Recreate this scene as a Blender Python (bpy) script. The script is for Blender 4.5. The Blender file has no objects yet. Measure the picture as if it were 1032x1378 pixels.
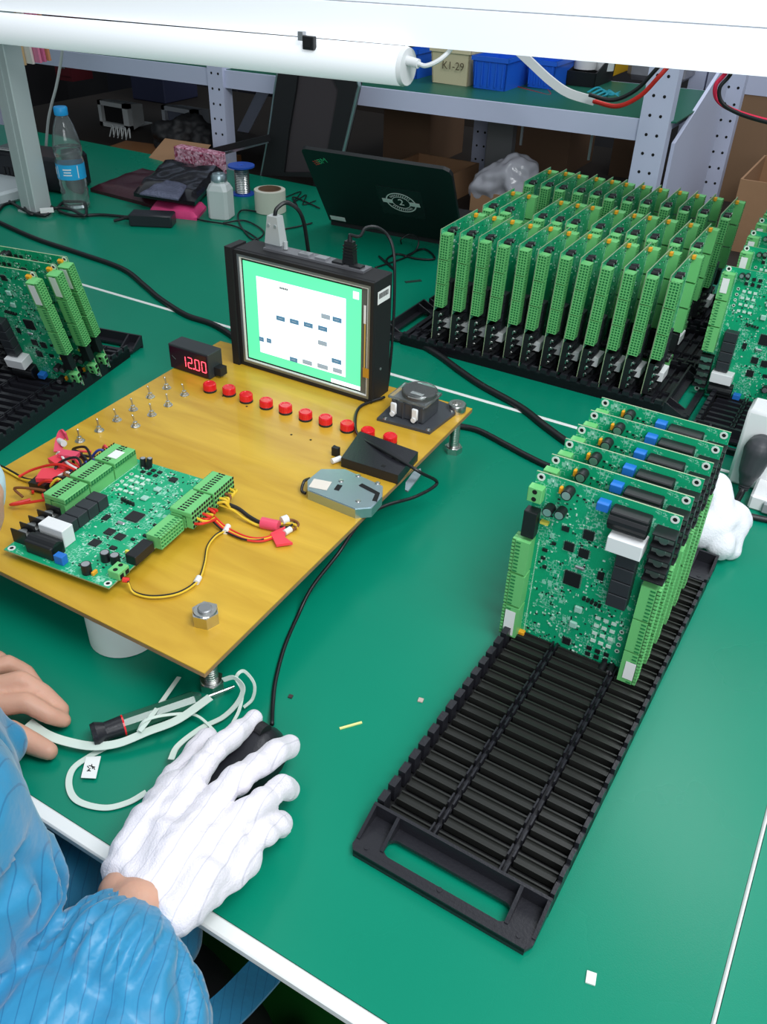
import bpy, math, random
import numpy as np
from mathutils import Vector, Matrix, noise
random.seed(7)
PI = math.pi
S = bpy.context.scene
COL = S.collection
# ------------------------------------------------------------------ camera (table top is z = 0 while building, all is lifted at the end)
LIFT = 0.75
CAMH, FPX = 0.63, 1154.3
_p, _r, _y = math.radians(35.447), math.radians(-2.055), math.radians(-29.296)
_f = Vector((math.sin(_y)*math.cos(_p), math.cos(_y)*math.cos(_p), -math.sin(_p)))
_rt = Vector((math.cos(_y), -math.sin(_y), 0)); _dn = _f.cross(_rt)
CR = _rt*math.cos(_r) + _dn*math.sin(_r); CD = -_rt*math.sin(_r) + _dn*math.cos(_r)
cd = bpy.data.cameras.new('camera'); cam = bpy.data.objects.new('camera', cd); COL.objects.link(cam)
cd.sensor_fit = 'HORIZONTAL'; cd.sensor_width = 36; cd.lens = 36*FPX/1032; cd.clip_start = .02; cd.clip_end = 60
mw = Matrix((CR, -CD, -_f)).transposed().to_4x4(); mw.translation = (0, 0, CAMH+LIFT); cam.matrix_world = mw
S.camera = cam
# ------------------------------------------------------------------ world, lights, exposure
S.view_settings.view_transform = 'Standard'; S.view_settings.look = 'None'
S.view_settings.gamma = 1; S.view_settings.use_curve_mapping = False
S.view_settings.exposure = 0.0
W = bpy.data.worlds.new('world'); S.world = W; W.use_nodes = True
W.node_tree.nodes['Background'].inputs[0].default_value = (.80, .92, 1.0, 1)
W.node_tree.nodes['Background'].inputs[1].default_value = .33
def area(name, loc, tgt, sx, sy, power, col=(1, 1, 1)):
    l = bpy.data.lights.new(name, 'AREA'); l.shape = 'RECTANGLE'; l.size = sx; l.size_y = sy; l.energy = power; l.color = col
    o = bpy.data.objects.new(name, l); COL.objects.link(o); o.location = (loc[0], loc[1], loc[2]+LIFT)
    d = Vector(tgt)-Vector(loc); o.rotation_euler = d.to_track_quat('-Z', 'Y').to_euler(); return o
area('ceiling_lamp_front', (.55, .32, 1.70), (.12, .50, 0), 1.0, .8, 31, (.95, .98, 1))
area('fill_behind', (1.0, -1.3, 1.25), (-.2, .9, .1), 1.5, 1.0, 25, (.96, .98, 1))  # unseen fill light, added behind the camera to brighten surfaces facing it
area('ceiling_lamp_left', (-1.3, .9, 1.9), (-1.0, 1.0, 0), 1.4, .4, 5, (.93, .98, 1))
area('ceiling_lamp_rear', (-.2, 2.4, 2.0), (-.4, 2.2, 0), 1.6, .4, 16, (.95, .97, 1))

# ------------------------------------------------------------------ helpers
def U(px, py, z=0.0):
    d = CR*((px-516)/FPX)+CD*((py-689)/FPX)+_f; k = (z-CAMH)/d.z; return Vector((d.x*k, d.y*k, z))
def V(px, py, y):
    d = CR*((px-516)/FPX)+CD*((py-689)/FPX)+_f; k = y/d.y; return Vector((d.x*k, y, CAMH+d.z*k))

MATS = {}
def mat(name, col, rough=.5, metal=0, emit=0, trans=0, spec=.5, bump=0, bscale=60, var=0, vscale=8, ior=1.45, coat=0, alpha=1, ecol=None):
    if name in MATS: return MATS[name]
    m = bpy.data.materials.new(name); MATS[name] = m; m.use_nodes = True
    nt = m.node_tree; b = nt.nodes['Principled BSDF']; c = (*col, 1)
    b.inputs['Base Color'].default_value = c; b.inputs['Roughness'].default_value = rough; b.inputs['Metallic'].default_value = metal
    b.inputs['Specular IOR Level'].default_value = spec; b.inputs['IOR'].default_value = ior
    b.inputs['Transmission Weight'].default_value = trans; b.inputs['Coat Weight'].default_value = coat; b.inputs['Alpha'].default_value = alpha
    if emit: b.inputs['Emission Color'].default_value = (*(ecol or col), 1); b.inputs['Emission Strength'].default_value = emit
    if var or bump:
        tc = nt.nodes.new('ShaderNodeTexCoord')
    if var:
        n = nt.nodes.new('ShaderNodeTexNoise'); n.inputs['Scale'].default_value = vscale; n.inputs['Detail'].default_value = 4
        mx = nt.nodes.new('ShaderNodeMix'); mx.data_type = 'RGBA'
        mx.inputs[6].default_value = (*[x*(1-var) for x in col], 1); mx.inputs[7].default_value = (*[min(1, x*(1+var)) for x in col], 1)
        nt.links.new(tc.outputs['Object'], n.inputs['Vector']); nt.links.new(n.outputs['Fac'], mx.inputs[0]); nt.links.new(mx.outputs[2], b.inputs['Base Color'])
    if bump:
        n = nt.nodes.new('ShaderNodeTexNoise'); n.inputs['Scale'].default_value = bscale; n.inputs['Detail'].default_value = 3
        bp = nt.nodes.new('ShaderNodeBump'); bp.inputs['Strength'].default_value = bump; bp.inputs['Distance'].default_value = .01
        nt.links.new(tc.outputs['Object'], n.inputs['Vector']); nt.links.new(n.outputs['Fac'], bp.inputs['Height']); nt.links.new(bp.outputs['Normal'], b.inputs['Normal'])
    return m

class MB:
    def __init__(s): s.v = []; s.f = []; s.mi = []
    def add(s, vs, fs, m=0):
        o = len(s.v); s.v += [tuple(v) for v in vs]; s.f += [tuple(i+o for i in f) for f in fs]; s.mi += [m]*len(fs); return s
    def box(s, x0, x1, y0, y1, z0, z1, m=0, b=0):
        if b:   # chamfered
            P = []
            def ring(z, i):
                return [(x0+i, y0, z), (x1-i, y0, z), (x1, y0+i, z), (x1, y1-i, z), (x1-i, y1, z), (x0+i, y1, z), (x0, y1-i, z), (x0, y0+i, z)]
            def inset(z, d):
                return [(x0+b, y0+d, z), (x1-b, y0+d, z), (x1-d, y0+b, z), (x1-d, y1-b, z), (x1-b, y1-d, z), (x0+b, y1-d, z), (x0+d, y1-b, z), (x0+d, y0+b, z)]
            vs = inset(z0, b)+ring(z0+b, b)+ring(z1-b, b)+inset(z1, b)
            fs = [tuple(range(7, -1, -1)), tuple(range(24, 32))]
            for k in range(3):
                for i in range(8): fs.append((k*8+i, k*8+(i+1) % 8, k*8+8+(i+1) % 8, k*8+8+i))
            return s.add(vs, fs, m)
        vs = [(x0, y0, z0), (x1, y0, z0), (x1, y1, z0), (x0, y1, z0), (x0, y0, z1), (x1, y0, z1), (x1, y1, z1), (x0, y1, z1)]
        return s.add(vs, [(3, 2, 1, 0), (4, 5, 6, 7), (0, 1, 5, 4), (1, 2, 6, 5), (2, 3, 7, 6), (3, 0, 4, 7)], m)
    def obox(s, c, sx, sy, sz, rot=0, m=0, tilt=None):
        a = MB().box(-sx/2, sx/2, -sy/2, sy/2, -sz/2, sz/2)
        R = Matrix.Rotation(rot, 3, 'Z')
        if tilt: R = R @ tilt
        return s.add([tuple(R @ Vector(v)+Vector(c)) for v in a.v], a.f, m)
    def hexa(s, pts, m=0):   # 8 corners: 4 bottom ccw, 4 top ccw
        return s.add(pts, [(3, 2, 1, 0), (4, 5, 6, 7), (0, 1, 5, 4), (1, 2, 6, 5), (2, 3, 7, 6), (3, 0, 4, 7)], m)
    def cyl(s, p0, p1, r0, r1=None, n=16, m=0, cap=True):
        p0, p1 = Vector(p0), Vector(p1); r1 = r0 if r1 is None else r1
        d = (p1-p0).normalized(); a = d.orthogonal().normalized(); c = d.cross(a)
        vs = [p0+(a*math.cos(t)+c*math.sin(t))*r0 for t in [2*PI*i/n for i in range(n)]]+[p1+(a*math.cos(t)+c*math.sin(t))*r1 for t in [2*PI*i/n for i in range(n)]]
        fs = [(i, (i+1) % n, n+(i+1) % n, n+i) for i in range(n)]
        if cap: fs += [tuple(range(n-1, -1, -1)), tuple(range(n, 2*n))]
        return s.add(vs, fs, m)
    def lathe(s, prof, c=(0, 0, 0), n=32, m=0, closed=False):
        k = len(prof); vs = []
        for (r, z) in prof: vs += [(c[0]+r*math.cos(2*PI*i/n), c[1]+r*math.sin(2*PI*i/n), c[2]+z) for i in range(n)]
        fs = []
        for j in range(k if closed else k-1):
            for i in range(n): fs.append((j*n+i, j*n+(i+1) % n, ((j+1) % k)*n+(i+1) % n, ((j+1) % k)*n+i))
        if not closed:
            if prof[0][0] > 1e-5: fs.append(tuple(range(n-1, -1, -1)))
            if prof[-1][0] > 1e-5: fs.append(tuple((k-1)*n+i for i in range(n)))
        return s.add(vs, fs, m)
    def prism(s, poly, z0, z1, m=0):
        n = len(poly); vs = [(x, y, z0) for x, y in poly]+[(x, y, z1) for x, y in poly]
        return s.add(vs, [tuple(range(n-1, -1, -1)), tuple(range(n, 2*n))]+[(i, (i+1) % n, n+(i+1) % n, n+i) for i in range(n)], m)
    def frame(s, outer, inner, z0, z1, m=0):     # ring between two polygons with equal point counts
        n = len(outer); vs = [(x, y, z0) for x, y in outer]+[(x, y, z0) for x, y in inner]+[(x, y, z1) for x, y in outer]+[(x, y, z1) for x, y in inner]
        fs = []
        for i in range(n):
            j = (i+1) % n
            fs += [(i, j, 2*n+j, 2*n+i), (n+j, n+i, 3*n+i, 3*n+j), (2*n+i, 2*n+j, 3*n+j, 3*n+i), (j, i, n+i, n+j)]
        return s.add(vs, fs, m)
    def tube(s, pts, r, n=8, m=0, flat=None, up=(0, 0, 1)):
        pts = [Vector(p) for p in pts]; N = len(pts); vs = []
        prev = None
        for i, p in enumerate(pts):
            d = (pts[min(i+1, N-1)]-pts[max(i-1, 0)]); d = d.normalized() if d.length > 1e-9 else Vector((1, 0, 0))
            if prev is None: a = d.cross(Vector(up)); a = a.normalized() if a.length > 1e-3 else d.orthogonal().normalized()
            else: a = (prev-d*prev.dot(d)); a = a.normalized() if a.length > 1e-6 else d.orthogonal().normalized()
            prev = a; c = a.cross(d)
            if flat: vs += [p+a*flat[0]*sx+c*flat[1]*sy for sx, sy in ((-1, -1), (1, -1), (1, 1), (-1, 1))]
            else:
                rr = r[i] if isinstance(r, (list, tuple)) else r
                vs += [p+(a*math.cos(2*PI*k/n)+c*math.sin(2*PI*k/n))*rr for k in range(n)]
        if flat: n = 4
        fs = [tuple(range(n)), tuple((N-1)*n+k for k in range(n-1, -1, -1))]
        for i in range(N-1):
            for k in range(n): fs.append((i*n+(k+1) % n, i*n+k, (i+1)*n+k, (i+1)*n+(k+1) % n))
        return s.add(vs, fs, m)
    def mesh(s, name):
        me = bpy.data.meshes.new(name); me.from_pydata(s.v, [], s.f); return me

def spline(pts, k=8):
    P = [Vector(p) for p in pts]; P = [P[0]*2-P[1]]+P+[P[-1]*2-P[-2]]; out = []
    for i in range(1, len(P)-2):
        for j in range(k):
            t = j/k; a, b, c, d = P[i-1:i+3]
            out.append(.5*((2*b)+(c-a)*t+(2*a-5*b+4*c-d)*t*t+(3*b-a-3*c+d)*t**3))
    return out+[P[-2]]

def link(name, me, mats, parent=None, smooth=None):
    if not isinstance(mats, (list, tuple)): mats = [mats]
    for m in mats: me.materials.append(m)
    o = bpy.data.objects.new(name, me); COL.objects.link(o)
    if parent: o.parent = parent
    if smooth:
        me.polygons.foreach_set('use_smooth', [True]*len(me.polygons)); me.update()
        if smooth != 'all':
            import bmesh
            bm = bmesh.new(); bm.from_mesh(me)
            for e in bm.edges:
                if len(e.link_faces) == 2 and e.calc_face_angle(0) > math.radians(38): e.smooth = False
            bm.to_mesh(me); bm.free()
    return o
def obj(name, mb, mats, parent=None, smooth=False, w=False, label=None, kind=None):
    """mb -> one mesh object; w: mesh is in world coordinates of an unrotated parent"""
    if w and parent:
        L = parent.location if parent.parent is None else parent.parent.location+parent.location
        mb.v = [(v[0]-L[0], v[1]-L[1], v[2]-L[2]) for v in mb.v]
    me = mb.mesh(name); me.polygons.foreach_set('material_index', mb.mi)
    o = link(name, me, mats, parent, smooth)
    if label: o['label'] = label
    if kind: o['kind'] = kind
    return o
def tag(o, label, cat, group=None):
    o['label'] = label; o['category'] = cat
    if group: o['group'] = group
    return o
def thing(name, label, cat, loc=(0, 0, 0), rotz=0, group=None):
    o = bpy.data.objects.new(name, None); COL.objects.link(o); o.empty_display_size = .02
    o.location = loc; o.rotation_euler = (0, 0, rotz); return tag(o, label, cat, group)
def recenter(o):
    me = o.data; n = len(me.vertices); a = np.empty(n*3, dtype=np.float32); me.vertices.foreach_get('co', a); a = a.reshape(-1, 3)
    c = np.array([(a[:, 0].min()+a[:, 0].max())/2, (a[:, 1].min()+a[:, 1].max())/2, a[:, 2].min()], dtype=np.float32)
    me.vertices.foreach_set('co', (a-c).ravel()); me.update(); o.location = c.tolist()
def single(name, label, cat, mb, mats, group=None, smooth=False):
    o = obj(name, mb, mats, None, smooth); recenter(o); return tag(o, label, cat, group)
def struct(name, mb, mats, smooth=False):
    o = obj(name, mb, mats, None, smooth); recenter(o); o['kind'] = 'structure'; return o
def dup(root, label=None, group=None):
    r = root.copy(); COL.objects.link(r)
    if label: r['label'] = label
    if group: r['group'] = group
    for ch in list(root.children):
        c = ch.copy(); COL.objects.link(c); c.parent = r
        for g in list(ch.children):
            d = g.copy(); COL.objects.link(d); d.parent = c
    return r
def text(name, s, size, mt, parent, M, depth=.0002, label=None):
    cu = bpy.data.curves.new(name, 'FONT'); cu.body = s; cu.size = size; cu.align_x = 'CENTER'; cu.align_y = 'CENTER'; cu.extrude = depth
    o = bpy.data.objects.new(name, cu); COL.objects.link(o)
    dg = bpy.context.evaluated_depsgraph_get(); me = bpy.data.meshes.new_from_object(o.evaluated_get(dg)); bpy.data.objects.remove(o)
    me.transform(M); me.materials.clear(); me.materials.append(mt); me.name = name
    t = bpy.data.objects.new(name, me); COL.objects.link(t); t.parent = parent
    if label: t['label'] = label
    return t
def basis(x, y, o=(0, 0, 0)):
    x = Vector(x).normalized(); y = Vector(y); y = (y-x*y.dot(x)).normalized(); z = x.cross(y)
    m = Matrix((x, y, z)).transposed().to_4x4(); m.translation = o; return m
def blob_mesh(chains, voxel, smooth=6, fac=.5, disp=None):
    """closed tapering limbs melted into one surface"""
    mb = MB()
    for ch in chains:
        for i, (p, r) in enumerate(ch):
            mb.lathe([(r*math.sin(PI*k/8) if 0 < k < 8 else 0, -r*math.cos(PI*k/8)) for k in range(9)], p, 14)
            if i: 
                q, rq = ch[i-1]
                if (Vector(p)-Vector(q)).length > 1e-5: mb.cyl(q, p, rq, r, 14)
    me = mb.mesh('tmp'); me.validate()
    o = bpy.data.objects.new('tmp', me); COL.objects.link(o)
    r = o.modifiers.new('r', 'REMESH'); r.mode = 'VOXEL'; r.voxel_size = voxel; r.use_smooth_shade = True
    s = o.modifiers.new('s', 'SMOOTH'); s.iterations = smooth; s.factor = fac
    dg = bpy.context.evaluated_depsgraph_get(); out = bpy.data.meshes.new_from_object(o.evaluated_get(dg))
    bpy.data.objects.remove(o)
    if disp:
        n = len(out.vertices); a = np.empty(n*3, np.float32); b = np.empty(n*3, np.float32)
        out.vertices.foreach_get('co', a); out.vertices.foreach_get('normal', b); a = a.reshape(-1, 3); b = b.reshape(-1, 3)
        d = np.array([disp(Vector(a[i].tolist())) for i in range(n)], np.float32)
        out.vertices.foreach_set('co', (a+b*d[:, None]).ravel()); out.update()
    out.polygons.foreach_set('use_smooth', [True]*len(out.polygons))
    return out

# ------------------------------------------------------------------ materials
def mat_mat():
    m = mat('green_table_mat', (.001, .215, .135), .27, spec=.34, bump=.03, bscale=900)
    nt = m.node_tree; b = nt.nodes['Principled BSDF']; tc = nt.nodes.new('ShaderNodeTexCoord')
    n = nt.nodes.new('ShaderNodeTexNoise'); n.inputs['Scale'].default_value = 3; n.inputs['Detail'].default_value = 5
    r = nt.nodes.new('ShaderNodeMapRange'); r.inputs['To Min'].default_value = .22; r.inputs['To Max'].default_value = .36
    mx = nt.nodes.new('ShaderNodeMix'); mx.data_type = 'RGBA'; mx.inputs[6].default_value = (.0008, .200, .117, 1); mx.inputs[7].default_value = (.001, .245, .150, 1)
    nt.links.new(tc.outputs['Object'], n.inputs['Vector']); nt.links.new(n.outputs['Fac'], r.inputs['Value'])
    nt.links.new(r.outputs[0], b.inputs['Roughness']); nt.links.new(n.outputs['Fac'], mx.inputs[0]); nt.links.new(mx.outputs[2], b.inputs['Base Color']); return m
M_mat = mat_mat()
M_trim = mat('cream_edge_trim', (.88, .89, .88), .35, coat=.2)
M_black = mat('black_plastic', (.016, .016, .021), .34, bump=.05, bscale=400)
M_blackm = mat('black_matte', (.012, .012, .014), .6)
M_rub = mat('black_rubber_cable', (.010, .011, .013), .38)
M_steel = mat('nickel_steel', (.62, .62, .60), .28, metal=1)
M_zinc = mat('zinc_plate', (.42, .52, .56), .33, metal=.85, bump=.03, bscale=200)
M_white = mat('white_plastic', (.82, .83, .84), .4)
M_lamp = mat('lamp_shell_white', (.92, .94, .97), .35, emit=.33, ecol=(.9, .95, 1))
M_alu = mat('anodised_post', (.50, .56, .56), .4, metal=.25)
M_shelf = mat('shelf_paint_lilac', (.58, .62, .80), .42, var=.05, vscale=5)
M_dark = mat('dark_recess', (.004, .004, .005), .8)
M_pgreen = mat('terminal_green', (.17, .56, .19), .42)
M_pdark = mat('terminal_green_deep', (.02, .20, .06), .5)
M_solder = mat('solder_tin', (.75, .76, .78), .3, metal=.9)
M_ic = mat('ic_black', (.012, .013, .015), .42)
M_blue = mat('trimmer_blue', (.02, .17, .60), .4)
M_orange = mat('tantalum_orange', (.85, .38, .02), .45)
M_red = mat('indicator_red', (.70, .012, .02), .25, emit=.08, coat=.3)
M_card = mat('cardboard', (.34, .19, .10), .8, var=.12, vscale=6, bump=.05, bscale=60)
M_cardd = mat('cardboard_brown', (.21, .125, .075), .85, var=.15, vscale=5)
M_label = mat('paper_label', (.86, .87, .85), .6)
M_screw = mat('grey_screw', (.45, .46, .48), .35, metal=.8)

def pcb_mat():
    m = mat('pcb_green', (.005, .25, .10), .3, coat=.25)
    nt = m.node_tree; L = nt.links.new; b = nt.nodes['Principled BSDF']; tc = nt.nodes.new('ShaderNodeTexCoord')
    def math_(op, a, bb=None, c=None):
        n = nt.nodes.new('ShaderNodeMath'); n.operation = op
        for i, x in enumerate((a, bb, c)):
            if x is None: continue
            if isinstance(x, (int, float)): n.inputs[i].default_value = x
            else: L(x, n.inputs[i])
        return n.outputs[0]
    # traces: fine bricks; silkscreen: random short white strokes masked by clumps
    mp = nt.nodes.new('ShaderNodeMapping'); L(tc.outputs['Object'], mp.inputs['Vector']); mp.inputs['Scale'].default_value = (1, 1, 1)
    br = nt.nodes.new('ShaderNodeTexBrick'); br.inputs['Scale'].default_value = 250; br.inputs['Mortar Size'].default_value = .03; br.inputs['Bias'].default_value = -.4
    br.offset = .37; br.squash = .6; L(mp.outputs[0], br.inputs['Vector'])
    vo = nt.nodes.new('ShaderNodeTexVoronoi'); vo.distance = 'CHEBYCHEV'; vo.inputs['Scale'].default_value = 420; L(mp.outputs[0], vo.inputs['Vector'])
    v2 = nt.nodes.new('ShaderNodeTexVoronoi'); v2.distance = 'CHEBYCHEV'; v2.inputs['Scale'].default_value = 210; L(mp.outputs[0], v2.inputs['Vector'])
    sx = nt.nodes.new('ShaderNodeSeparateColor'); L(vo.outputs['Color'], sx.inputs[0])
    n1 = nt.nodes.new('ShaderNodeTexNoise'); n1.inputs['Scale'].default_value = 42; L(mp.outputs[0], n1.inputs['Vector'])
    clump = math_('GREATER_THAN', n1.outputs['Fac'], .50)
    ring = math_('MULTIPLY', math_('GREATER_THAN', v2.outputs['Distance'], .33), math_('LESS_THAN', v2.outputs['Distance'], .42))
    dots = math_('MULTIPLY', math_('GREATER_THAN', sx.outputs[0], .66), math_('LESS_THAN', vo.outputs['Distance'], .30))
    sil = math_('MULTIPLY', math_('MAXIMUM', dots, ring), clump)
    geo = nt.nodes.new('ShaderNodeNewGeometry'); vt = nt.nodes.new('ShaderNodeVectorTransform'); vt.vector_type = 'NORMAL'; vt.convert_from = 'WORLD'; vt.convert_to = 'OBJECT'
    L(geo.outputs['Normal'], vt.inputs[0]); sz = nt.nodes.new('ShaderNodeSeparateXYZ'); L(vt.outputs[0], sz.inputs[0])
    face = math_('GREATER_THAN', sz.outputs[2], .7)
    edge = math_('LESS_THAN', math_('ABSOLUTE', sz.outputs[2]), .5)
    sil = math_('MULTIPLY', sil, face)
    mx = nt.nodes.new('ShaderNodeMix'); mx.data_type = 'RGBA'; mx.inputs[6].default_value = (.004, .34, .145, 1); mx.inputs[7].default_value = (.012, .44, .22, 1)
    L(br.outputs['Color'], mx.inputs[0])
    m2 = nt.nodes.new('ShaderNodeMix'); m2.data_type = 'RGBA'; L(mx.outputs[2], m2.inputs[6]); m2.inputs[7].default_value = (.45, .80, .66, 1)
    L(math_('MULTIPLY', sil, .6), m2.inputs[0])
    m3 = nt.nodes.new('ShaderNodeMix'); m3.data_type = 'RGBA'; L(m2.outputs[2], m3.inputs[6]); m3.inputs[7].default_value = (.32, .42, .25, 1); L(edge, m3.inputs[0])
    L(m3.outputs[2], b.inputs['Base Color']); return m
M_pcb = pcb_mat()

def wood_mat():
    m = mat('varnished_plywood', (.60, .33, .055), .36, coat=.15)
    nt = m.node_tree; L = nt.links.new; b = nt.nodes['Principled BSDF']; tc = nt.nodes.new('ShaderNodeTexCoord')
    mp = nt.nodes.new('ShaderNodeMapping'); mp.inputs['Scale'].default_value = (2.2, 14, 4); L(tc.outputs['Object'], mp.inputs[0])
    n = nt.nodes.new('ShaderNodeTexNoise'); n.inputs['Scale'].default_value = 2.4; n.inputs['Detail'].default_value = 7; n.inputs['Distortion'].default_value = .6; L(mp.outputs[0], n.inputs[0])
    cr = nt.nodes.new('ShaderNodeValToRGB'); cr.color_ramp.elements[0].position = .3; cr.color_ramp.elements[0].color = (.50, .275, .016, 1)
    cr.color_ramp.elements[1].position = .72; cr.color_ramp.elements[1].color = (.68, .42, .040, 1); L(n.outputs['Fac'], cr.inputs[0])
    L(cr.outputs[0], b.inputs['Base Color']); return m
M_wood = wood_mat()
M_ply = mat('plywood_edge', (.33, .19, .09), .7, var=.3, vscale=60)

def stripe_mat(name, col, line, pitch, rot, width=.10, rough=.45, sheen=0, bump=.1, bs=300, fac=.7, sub=0):
    m = mat(name, col, rough); nt = m.node_tree; L = nt.links.new; b = nt.nodes['Principled BSDF']; tc = nt.nodes.new('ShaderNodeTexCoord')
    mp = nt.nodes.new('ShaderNodeMapping'); mp.inputs['Rotation'].default_value = rot; L(tc.outputs['Object'], mp.inputs[0])
    nz = nt.nodes.new('ShaderNodeTexNoise'); nz.inputs['Scale'].default_value = 9; L(tc.outputs['Object'], nz.inputs[0])
    sx = nt.nodes.new('ShaderNodeSeparateXYZ'); L(mp.outputs[0], sx.inputs[0])
    a = nt.nodes.new('ShaderNodeMath'); a.operation = 'MULTIPLY_ADD'; L(nz.outputs['Fac'], a.inputs[0]); a.inputs[1].default_value = .022; L(sx.outputs[0], a.inputs[2])
    d = nt.nodes.new('ShaderNodeMath'); d.operation = 'DIVIDE'; L(a.outputs[0], d.inputs[0]); d.inputs[1].default_value = pitch
    f = nt.nodes.new('ShaderNodeMath'); f.operation = 'FRACT'; L(d.outputs[0], f.inputs[0])
    g = nt.nodes.new('ShaderNodeMath'); g.operation = 'LESS_THAN'; L(f.outputs[0], g.inputs[0]); g.inputs[1].default_value = width
    k = nt.nodes.new('ShaderNodeMath'); k.operation = 'MULTIPLY'; L(g.outputs[0], k.inputs[0]); k.inputs[1].default_value = fac
    mx = nt.nodes.new('ShaderNodeMix'); mx.data_type = 'RGBA'; mx.inputs[6].default_value = (*col, 1); mx.inputs[7].default_value = (*line, 1)
    L(k.outputs[0], mx.inputs[0]); L(mx.outputs[2], b.inputs['Base Color'])
    n = nt.nodes.new('ShaderNodeTexNoise'); n.inputs['Scale'].default_value = bs; bp = nt.nodes.new('ShaderNodeBump'); bp.inputs['Strength'].default_value = bump; bp.inputs['Distance'].default_value = .01
    L(tc.outputs['Object'], n.inputs[0]); L(n.outputs['Fac'], bp.inputs['Height']); L(bp.outputs[0], b.inputs['Normal'])
    b.inputs['Sheen Weight'].default_value = sheen; b.inputs['Subsurface Weight'].default_value = sub; b.inputs['Subsurface Scale'].default_value = .01
    return m
M_coat = stripe_mat('blue_cleanroom_cloth', (.028, .25, .46), (.010, .10, .25), .0085, (0, 0, -.52), .08, .40, .3, .10, 90, .55)
M_glove = stripe_mat('white_knit_glove', (.78, .74, .80), (.38, .38, .46), .0125, (0, 0, -.12), .07, .8, .3, .22, 700, .4)

# ------------------------------------------------------------------ the setting
struct('floor', MB().box(-5, 3, -2, 4.5, -.80, -.75), mat('green_floor_paint', (.005, .075, .010), .35, var=.2, vscale=2))
struct('wall_back', MB().box(-5, 3, 4.3, 4.4, -.75, 1.9), mat('wall_unlit_tone', (.035, .032, .036), .8, var=.4, vscale=2))  # dark wall colour stands in for the lack of light back there
struct('wall_left', MB().box(-5.0, -4.9, -2, 4.3, -.75, 1.9), mat('wall_unlit_tone', (0, 0, 0)))

def workbench(name, label, x0, x1, y0, y1, trims):
    t = thing(name, label, 'table', ((x0+x1)/2, (y0+y1)/2, -.75))
    obj('table_mat', MB().box(x0, x1, y0, y1, -.003, 0), M_mat, t, w=True)
    obj('tabletop', MB().box(x0, x1, y0+.022, y1, -.026, -.0032), M_white, t, w=True)
    for b in trims: obj('edge_trim', MB().box(*b, b=.0015), M_trim, t, w=True, smooth=True)
    for xx in (x0+.05, x1-.09):
        for yy in (y0+.06, y1-.10): obj('leg', MB().box(xx, xx+.04, yy, yy+.04, -.75, -.0285), M_alu, t, w=True)
    obj('apron', MB().box(x0+.09, x1-.09, y0+.07, y0+.09, -.10, -.0285), M_alu, t, w=True)
    return t
workbench('workbench', 'green-matted workbench in front with white front edge under the test board', -1.75, .070, .250, 1.110, [(-1.75, .070, .237, .2495, -.008, .0014)])
workbench('workbench', 'green-matted workbench behind the white seam carrying laptop and bottle', -2.75, .070, 1.118, 1.97, [(-2.75, .070, 1.1105, 1.1175, -.03, .0010)])
workbench('workbench', 'strip of green-matted workbench right of the thin yellowish seam', .0740, .9, .15, 1.97, [(.0705, .0735, .15, 1.97, -.03, .0006)])
# small marks left on the mat
for (px, py, sx, sy, lab, c) in ((472, 977, .022, .002, 'tiny yellowish sliver lying on the green mat below the board', (.8, .8, .3)), (566, 943, .005, .005, 'tiny metal ring lying on the mat left of the near rack', (.5, .4, .35)),
                              (795, 1317, .007, .009, 'small white paint fleck on the mat at the bottom right', (.75, .8, .75)), (391, 938, .004, .004, 'tiny dark crumb on the mat below the board', (.05, .03, .03)), (556, 379, .035, .008, 'small dark strip lying on the mat behind the test screen', (.02, .05, .04))):
    p = U(px, py)
    single('scrap', lab, 'scrap', MB().obox((p.x, p.y, .0008), sx, sy, .0014, .9 if sx > .02 else .2), mat('scrap%d' % px, c, .5))

# ------------------------------------------------------------------ plywood test board
BZ = .065
board = thing('test_board', 'yellow varnished plywood test board standing on four bolts on the front bench', 'board', (-.615, .675, 0))
q = [(-.812, .392), (-.397, .392), (-.410, .970), (-.835, .950)]
mb = MB().prism(q, BZ-.006, BZ-.0015); obj('core', mb, M_ply, board, w=True)
mb = MB().prism(q, BZ-.0014, BZ); obj('face_veneer', mb, M_wood, board, w=True)
def hexpoly(cx, cy, r, a=0): return [(cx+r*math.cos(a+i*PI/3), cy+r*math.sin(a+i*PI/3)) for i in range(6)]
def nutpart(cx, cy, z0, z1, r=.0115, a=.2, par=None):
    mb = MB().prism(hexpoly(cx, cy, r, a), z0, z1); mb.lathe([(r*.86, z1), (r*.80, z1+.0012), (r*.5, z1+.0012)], (cx, cy, 0), 24)
    return obj('nut', mb, M_steel, par, w=True)
for i, (cx, cy) in enumerate(((-.425, .952), (-.425, .428), (-.79, .43), (-.815, .932))):
    mb = MB().cyl((cx, cy, .009), (cx, cy, BZ-.006), .0065, n=16)
    for k in range(17): mb.cyl((cx, cy, .010+k*.0028), (cx, cy, .0115+k*.0028), .0072, n=12)
    lg = obj('bolt_leg', mb, M_steel, board, w=True, smooth=True)
    nutpart(cx, cy, 0, .009, .0125, .3+i, lg)
nutpart(-.440, .446, BZ, BZ+.013, .0135, .25, board)
obj('bolt_end', MB().cyl((-.440, .446, BZ), (-.440, .446, BZ+.0160), .0070, n=20).lathe([(.0070, .0160), (.0060, .0168), (0, .0168)], (-.440, .446, BZ), 20), mat('bolt_dull', (.30, .31, .32), .45, metal=.7), board, w=True)
mb = MB().lathe([(.0125, BZ), (.0125, BZ+.010), (.0115, BZ+.0115), (.007, BZ+.0115), (.006, BZ+.007), (0, BZ+.007)], (-.425, .952, 0), 24); obj('socket_bolt_head', mb, M_steel, board, w=True, smooth=True)
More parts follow.
